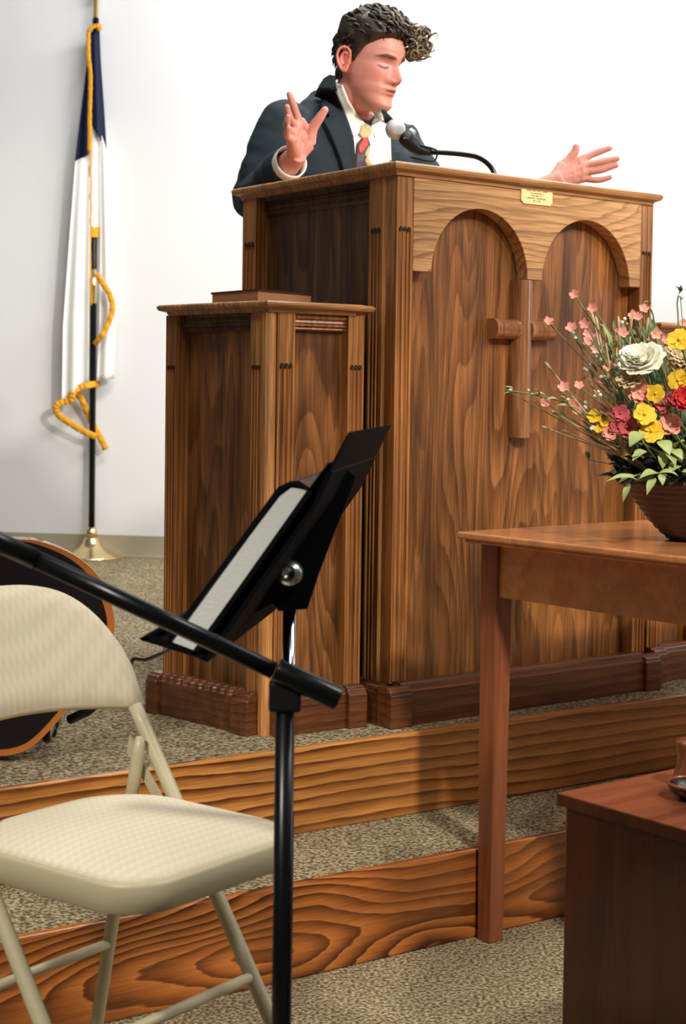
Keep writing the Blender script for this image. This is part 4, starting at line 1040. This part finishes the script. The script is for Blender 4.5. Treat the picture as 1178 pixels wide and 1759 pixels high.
# head-core link so that the union is one surface
pbase = TC+SF*-.05; pbase.z = STG
man = thing('person', pbase, ANG, 'person with curly brown hair in a dark suit, arms spread, behind the pulpit', 'person')
tmp = build('body_raw', bmB, 'skin', loc=pbase)
def remesh_bake(o, vox, smooth_it, fac=.5):
    r_ = o.modifiers.new('r', 'REMESH'); r_.mode = 'VOXEL'; r_.voxel_size = vox; r_.use_smooth_shade = True
    if smooth_it:
        s_ = o.modifiers.new('s', 'SMOOTH'); s_.iterations = smooth_it; s_.factor = fac
    dg = bpy.context.evaluated_depsgraph_get(); dg.update()
    me = bpy.data.meshes.new_from_object(o.evaluated_get(dg)); bpy.data.objects.remove(o); return me
def bake_part(name, mb, mat, parent, vox, sm):
    t_ = build(name+'_tmp', mb, mat, loc=(0, 0, 0)); me = remesh_bake(t_, vox, sm)
    inv = FRAMES[parent.name].inverted()
    me.transform(inv); me.name = name; me.materials.clear(); me.materials.append(M[mat])
    o = bpy.data.objects.new(name, me); COL.objects.link(o); o.parent = parent; FRAMES[o.name] = FRAMES[parent.name]
    for p in me.polygons: p.use_smooth = True
    return o
bpy.data.objects.remove(tmp)
body = bake_part('body', bmB, 'skin', man, .0021, 2)
# skin tones per vertex (lips, brows, lashes, flushed cheeks, nose and ears: the skin's own colours; mouth gap, lid crease and nostrils are painted shade)
me = body.data; n = len(me.vertices); co = np.empty(n*3); me.vertices.foreach_get('co', co); co = co.reshape(-1, 3)
Mw = np.array(FRAMES[man.name]); cw = co @ Mw[:3, :3].T+Mw[:3, 3]
HRn = np.array(HR); L_ = (cw-np.array(HC)) @ HRn; L_[:, 2] += .112
x, y, z = np.abs(L_[:, 0]), L_[:, 1], L_[:, 2]
tone = np.tile(np.array([.64, .285, .225]), (n, 1))
def blend(mask, col):
    global tone
    mask = np.clip(mask, 0, 1)[:, None]; tone = tone*(1-mask)+np.array(col)*mask
near = (np.linalg.norm(L_-np.array([0, 0, .11]), axis=1) < .17)
fr_ = near & (y > .03)
G = lambda a, b: np.exp(-a**2-b**2)
blend(near*(.6*G((x-.045)/.025, (z-.088)/.022))*fr_, (.60, .20, .15))
blend(fr_*.7*G(x/.014, (z-.085)/.012), (.62, .20, .15))
blend(near*(y < .03)*(x > .066)*(z > .075)*(z < .155)*.8, (.66, .20, .15))
blend(fr_*.35*G(x/.06, (z-.165)/.03), (.56, .27, .18))
blend(fr_*.30*(z < .045), (.50, .25, .15))
lipm = np.clip(1.25-np.hypot(x/.0235, (z-.0545)/.0085)**2, 0, 1)
blend(fr_*lipm*.9, (.45, .12, .10))
mo = np.clip(1.4-np.hypot(x/.017, (z-.0545)/.0017)**2*1.0, 0, 1); blend(fr_*mo*.9, (.06, .012, .010))
bz = .1355+.003*np.clip((x-.014)/.02, 0, 1)-.006*np.clip((x-.036)/.016, 0, 1)
br_ = np.clip(1.5-np.hypot((x-.031)/.0195, (z-bz)/.0050)**2, 0, 1); blend(fr_*br_*.9, (.05, .022, .012))
lz = .1085+.10*(x-.031)**1*0+.0045*((x-.031)/.013)**2
ls = np.clip(1.4-np.hypot((x-.031)/.0145, (z-lz)/.0032)**2, 0, 1); blend(fr_*ls*.9, (.035, .015, .01))
cs = np.clip(1.3-np.hypot((x-.030)/.0140, (z-(.1225-.004*((x-.031)/.013)**2))/.0016)**2, 0, 1); blend(fr_*cs*.5, (.25, .09, .06))
nn = np.clip(1.2-np.hypot((x-.0075)/.0042, (z-.0735)/.0022)**2, 0, 1); blend(fr_*nn*.85, (.10, .03, .02))
at_ = me.color_attributes.new('tone', 'FLOAT_COLOR', 'POINT')
at_.data.foreach_set('color', np.concatenate([tone, np.ones((n, 1))], axis=1).astype(np.float32).ravel())
print('body verts', n)

# jacket
jb = MB()
jk = [(1.02, -.035, .205, .150), (1.10, -.035, .205, .148), (1.25, -.03, .195, .140), (1.40, -.012, .20, .142), (1.52, .0, .208, .145), (1.62, .008, .205, .135), (1.69, .008, .185, .112), (1.74, -.005, .135, .092), (1.775, -.018, .085, .072), (1.80, -.022, .06, .055)]
torso(jk, jb, 48)
jb.ball(SR+Vector((0, 0, .002)), (.066, .066, .060), 12); jb.ball(SLp+Vector((0, 0, -.008)), (.062, .062, .056), 12)
for S_, E2, W_ in ((SR, ER, WR), (SLp, EL, WL)):
    p = smooth_path([S_, S_.lerp(E2, .5)+Vector((-.008, 0, 0)), E2, E2.lerp(W_, .45), E2.lerp(W_, .80)], 8)
    rr = list(np.interp(np.linspace(0, 1, len(p)), [0, .25, .5, .75, 1], [.064, .061, .058, .052, .047]))
    rr = [r+.0032*sin(i*1.35)*(1 if 6 < i < 30 else .2) for i, r in enumerate(rr)]
    jb.tube(p, rr, 24)
jacket = bake_part('jacket', jb, 'suit', man, .006, 3)
# gentle cloth folds
jm = jacket.data; Mi = FRAMES[man.name]
nrms = [v.normal.copy() for v in jm.vertices]
for v, nv in zip(jm.vertices, nrms):
    p = v.co.copy(); d = mn.noise(Vector((p.x*9, p.y*9, p.z*16)))*.006+mn.noise(Vector((p.x*26, p.y*20, p.z*40)))*.0025
    v.co = p+nv*d
jm.update()
# hollow the cuff of the right sleeve visually with a shirt cuff ring
for nm_, E2, W_, rad in (('shirt_cuff', ER, WR, .041), ('shirt_cuff', EL, WL, .038)):
    ax = (W_-E2).normalized(); c0 = E2.lerp(W_, .79)
    q = MB(); R = []
    for d_, r in ((-.01, rad-.004), (.012, rad), (.030, rad), (.031, rad-.003), (.012, rad-.005), (-.01, rad-.008)):
        a_, b_, n_ = basis(ax); R.append([c0+ax*d_+a_*r*cos(2*pi*k/32)+b_*r*sin(2*pi*k/32) for k in range(32)])
    q.grid(R, closed=True); build(nm_, q, 'shirt', man, world=True, smooth=True)
# garments laid over the chest: shirt front, lapels, tie
dg = bpy.context.evaluated_depsgraph_get()
def bvh_of(objs):
    V, F = [], []
    for o in objs:
        off = len(V); Mx = FRAMES[o.parent.name]
        V += [Mx @ v.co for v in o.data.vertices]; F += [tuple(off+i for i in p.vertices) for p in o.data.polygons]
    return BVHTree.FromPolygons(V, F)
bv = bvh_of([jacket, body])
def inside(x, y, P):
    c = False; n = len(P); j = n-1
    for i in range(n):
        if (P[i][1] > y) != (P[j][1] > y) and x < (P[j][0]-P[i][0])*(y-P[i][1])/(P[j][1]-P[i][1])+P[i][0]: c = not c
        j = i
    return c
def drape(name, P, off, mat, thick=.003, rounds=14, n=44, ymax=None, crease=None):
    """cloth panel lying on the chest: a closed outline filled with a fine grid and laid on the surface below"""
    bm = bmesh.new(); k = len(P)
    dense = []
    for i in range(k):
        a, b = P[i], P[(i+1) % k]; L = max(1, int(math.hypot(b[0]-a[0], b[1]-a[1])/4))
        dense += [(a[0]+(b[0]-a[0])*t/L, a[1]+(b[1]-a[1])*t/L) for t in range(L)]
    vs = [bm.verts.new((x, y, 0)) for x, y in dense]; es = [bm.edges.new((vs[i], vs[(i+1) % len(vs)])) for i in range(len(vs))]
    bmesh.ops.triangle_fill(bm, edges=es, use_beauty=True)
    for _ in range(3):
        lg = [e for e in bm.edges if e.calc_length() > 5]
        if not lg: break
        bmesh.ops.subdivide_edges(bm, edges=lg, cuts=1); bmesh.ops.triangulate(bm, faces=bm.faces)
    pos = []; depths = []
    for v in bm.verts:
        d = (at(v.co.x, v.co.y, 4.0)-CAMP).normalized(); h = bv.ray_cast(CAMP, d)
        depths.append((h[0]-CAMP).length if h[0] is not None else None); pos.append(d)
    ok = [x for x in depths if x is not None]; md = sorted(ok)[len(ok)//2]
    depths = [x if x is not None and abs(x-md) < .16 else md for x in depths]
    # relax the depth field so that the cloth spans hollows
    bm.verts.index_update()
    for _ in range(rounds):
        nd = list(depths)
        for v in bm.verts:
            nb = [depths[e.other_vert(v).index] for e in v.link_edges]
            if nb: nd[v.index] = min(depths[v.index], .5*depths[v.index]+.5*sum(nb)/len(nb))
        depths = nd
    mb = MB(); mb.add([CAMP+pos[i]*(depths[i]-off) for i in range(len(pos))], [tuple(v.index for v in f.verts) for f in bm.faces]); bm.free()
    return build(name, mb, mat, man, world=True, smooth=True, solid=thick)
drape('shirt_front', [(584, 150), (600, 190), (618, 218), (634, 222), (646, 200), (652, 192), (662, 205), (670, 230), (672, 276), (680, 300), (600, 300), (600, 240), (588, 190), (574, 152)], .006, 'shirt')
drape('shirt_collar', [(577, 143), (588, 146), (600, 175), (616, 200), (628, 213), (622, 225), (607, 236), (600, 215), (588, 185), (573, 150)], .012, 'shirt')
drape('shirt_collar', [(640, 207), (649, 194), (655, 190), (656, 205), (650, 222), (644, 237), (637, 220)], .012, 'shirt')
drape('tie', [(620, 216), (628, 212), (636, 217), (637, 228), (632, 237), (622, 238), (617, 230)], .016, 'tie_gold', thick=.006)
t2 = drape('tie', [(622, 236), (632, 236), (636, 248), (634, 262), (626, 276), (640, 300), (608, 300), (612, 262), (613, 246)], .013, 'tie_dark', thick=.003)
drape('tie_stripe', [(624, 237), (633, 238), (632, 250), (620, 264), (616, 262), (616, 250)], .0165, 'tie_red', thick=.002)
drape('tie_stripe', [(633, 250), (636, 255), (632, 270), (640, 284), (636, 292), (626, 278), (626, 264)], .0165, 'tie_gold', thick=.002)
drape('lapel', [(566, 128), (576, 130), (577, 148), (588, 183), (600, 214), (608, 242), (612, 300), (592, 300), (584, 272), (570, 238), (556, 208), (566, 200), (549, 181), (556, 172), (540, 165), (548, 146), (556, 134)], .013, 'suit', thick=.004)
drape('lapel', [(655, 189), (663, 192), (676, 206), (688, 214), (684, 226), (690, 232), (688, 255), (684, 300), (671, 300), (669, 270), (667, 240), (662, 215)], .013, 'suit', thick=.004)
# collar standing round the neck
R = []
for i in range(33):
    al = -2+176*i/32; a = radians(al); c = NB+Vector((-.006, .008, .010)); h = min(1, (178-al)/60)**.7*min(1, (al+12)/50)**.7
    out_ = SL*cos(a)-SF*sin(a)
    R.append([c+out_*(.064-.0*h)+Vector((0, 0, .050*h-.010)), c+out_*.068+Vector((0, 0, .054*h-.010)), c+out_*.076+Vector((0, 0, .036*h-.008)), c+out_*.084+Vector((0, 0, .002*h-.006)), c+out_*.090+Vector((0, 0, -.035))])
build('jacket_collar', MB().grid(R), 'suit', man, world=True, smooth=True, solid=.004)
R = []
for i in range(29):
    al = 8+164*i/28; a = radians(al); c = NB+Vector((0, 0, .012)); out_ = SL*cos(a)-SF*sin(a); h = min(1, (176-al)/40)**.6*min(1, (al+2)/40)**.6
    R.append([c+out_*.064+Vector((0, 0, -.03)), c+out_*.062+Vector((0, 0, .05*h-.006)), c+out_*.065+Vector((0, 0, .053*h-.006))])
build('shirt_collar', MB().grid(R), 'shirt', man, world=True, smooth=True, solid=.003)
# trousers, shoes
tr = MB()
for p in HP:
    tr.tube(smooth_path([Vector((p.x, p.y, 1.12)), Vector((p.x, p.y, .85)), Vector((p.x, p.y, STG+.07))], 6), [.105]*4+[.085]*4+[.072]*5, 24)
tr.ball(TC+SF*-.04+Vector((0, 0, 1.10)), (.17, .13, .12), 14, R=Matrix((SL, -SF, Vector((0, 0, 1)))).transposed())
bake_part('trousers', tr, 'suit', man, .010, 3)
for p in HP:
    sh = MB(); Rm = Matrix((SL, SF, Vector((0, 0, 1)))).transposed()
    sh.ball(Vector((p.x, p.y, STG+.050))+SF*.0, (.045, .06, .050), 12, R=Rm); sh.ball(Vector((p.x, p.y, STG+.040))+SF*.10, (.047, .11, .040), 12, R=Rm)
    bake_part('shoe', sh, 'guitar', man, .006, 2)

# hair
random.seed(21)
def hairline(x, y, z):
    """>0 inside the hairy region (head coordinates)"""
    ax = abs(x)
    if y > -.001:                      # sideburn in front of the ear rising diagonally to the forehead
        return z-float(np.interp(y, [0, .004, .012, .03, .050, .062, .075, .095], [.108, .104, .122, .150, .167, .176, .182, .184]))
    if y > -.034: return z-.147 if ax > .03 else z-.14
    return z-(.040+.35*max(0, y+.075))
hm = MB(); rows = []
zs_ = list(np.linspace(.02, .235, 90))
for zz in zs_:
    r_ = []
    for k in range(160):
        t = 2*pi*k/160; p = head_surf(min(zz, .2348), t); h = hairline(p.x, p.y, p.z)
        n_ = Vector((p.x*1.6, p.y+.005, (p.z-.13)*.9 if p.z > .13 else 0)).normalized()
        amt = max(0., min(1., h/.014+.3))
        top = max(0, (zz-.15)/.08)
        th = -.006+amt*(.014+.016*top+.006*max(0, p.y)/.09*top)
        th += amt*(.005+.004*top)*mn.noise(Vector((p.x*45, p.y*45, p.z*30)))
        r_.append(H(*(p+n_*th)))
    rows.append(r_)
o_ = len(hm.v); hm.grid(rows, closed=True); hm.f.append(tuple(o_+(len(rows)-1)*160+k for k in range(160))); hm.mi.append(0)
def lock(p0, d0, L, r, curl, mi, nseg=12, bend=(0, 0, -1), bamt=.5):
    p = Vector(p0); d = Vector(d0).normalized(); pts = [p.copy()]; a, b, n_ = basis(d); ph = random.random()*6
    ln = L/nseg; bend = Vector(bend)
    base = p.copy()
    for i in range(1, nseg+1):
        d = (d+bend*bamt/nseg*2).normalized(); base = base+d*ln
        a, b, n_ = basis(d); th = ph+i/nseg*curl[1]*2*pi; k = curl[0]*min(1, i/3)
        pts.append(base+a*k*cos(th)+b*k*sin(th))
    rad = [r*(1-.75*(i/nseg)**2) for i in range(nseg+1)]
    hm.tube(pts, rad, 6, mi)
UP = HR @ Vector((0, 0, 1)); FWD = HR @ Vector((0, 1, 0))
cnt = 0
while cnt < 430:
    t = random.random()*2*pi; zz = random.uniform(.06, .232); p = head_surf(zz, t)
    h = hairline(p.x, p.y, p.z)
    if h < .006: continue
    cnt += 1
    n_ = Vector((p.x*1.5, p.y, (p.z-.12)*1.3)).normalized(); top = max(0, min(1, (zz-.165)/.05))
    if top > .2: cd = Vector((random.uniform(-.4, .4), .9, .15))
    else: cd = Vector((0, -.5 if p.y < 0 else -.9, -.8))
    base = H(*(p+n_*(.005+.012*top))); d = HR @ (n_*(.3+.5*top)+cd*.9+Vector((random.uniform(-.2, .2),)*3))
    mi = 0
    if top > .4 and random.random() < .4: mi = 2
    if top > .7 and p.y > .01 and random.random() < .15: mi = 1
    lock(base, d, random.uniform(.018, .028)+.022*top, random.uniform(.0028, .0042)+.0016*top, (.001+.0035*top, random.uniform(.3, .7)), mi, 9, bend=HR @ (-n_), bamt=.55+.35*top)
# curly forelock falling off the forehead
for i in range(80):
    px_ = random.uniform(699, 736); py_ = random.uniform(44, 98); dd = random.uniform(3.93, 4.05)
    if (px_-711)**2/25**2+(py_-70)**2/29**2 > 1.0: continue
    c = at(px_, py_, dd)
    d = HR @ Vector((random.uniform(-.5, .5), random.uniform(.0, .8), random.uniform(-.8, .2)))
    lock(c, d, random.uniform(.016, .028), random.uniform(.0026, .0042), (random.uniform(.008, .012), random.uniform(.9, 1.4)), random.choice((1, 1, 2, 1, 1, 0)), 16, bend=HR @ Vector((0, 0, -1)), bamt=.4)
for i in range(80):
    t = random.uniform(-.9, 1.0); p = head_surf(random.uniform(.186, .220), t); c = H(*(p+Vector((0, .006, .008))))
    tgt = at(random.uniform(684, 718), random.uniform(38, 88), 3.97); d = (tgt-c)
    lock(c, d.normalized()+UP*.45, min(.09, d.length*1.0), random.uniform(.0036, .0056), (.0035, random.uniform(.4, .9)), random.choice((0, 0, 0, 2, 2, 1)), 14, bend=-UP, bamt=.55)
for i in range(30):
    t = random.uniform(-1.6, 1.6); p = head_surf(random.uniform(.2, .232), t); c = H(*(p+Vector((0, 0, .016))))
    lock(c, UP*.6+FWD*random.uniform(-.6, .8)+HR @ Vector((random.uniform(-.7, .7), 0, 0)), .032, .0016, (.007, 1.1), random.choice((1, 2)), 12, bend=-UP, bamt=.9)
hr = build('hair', hm, ['hair', 'hairl', 'hairm'], man, world=True, smooth=True)
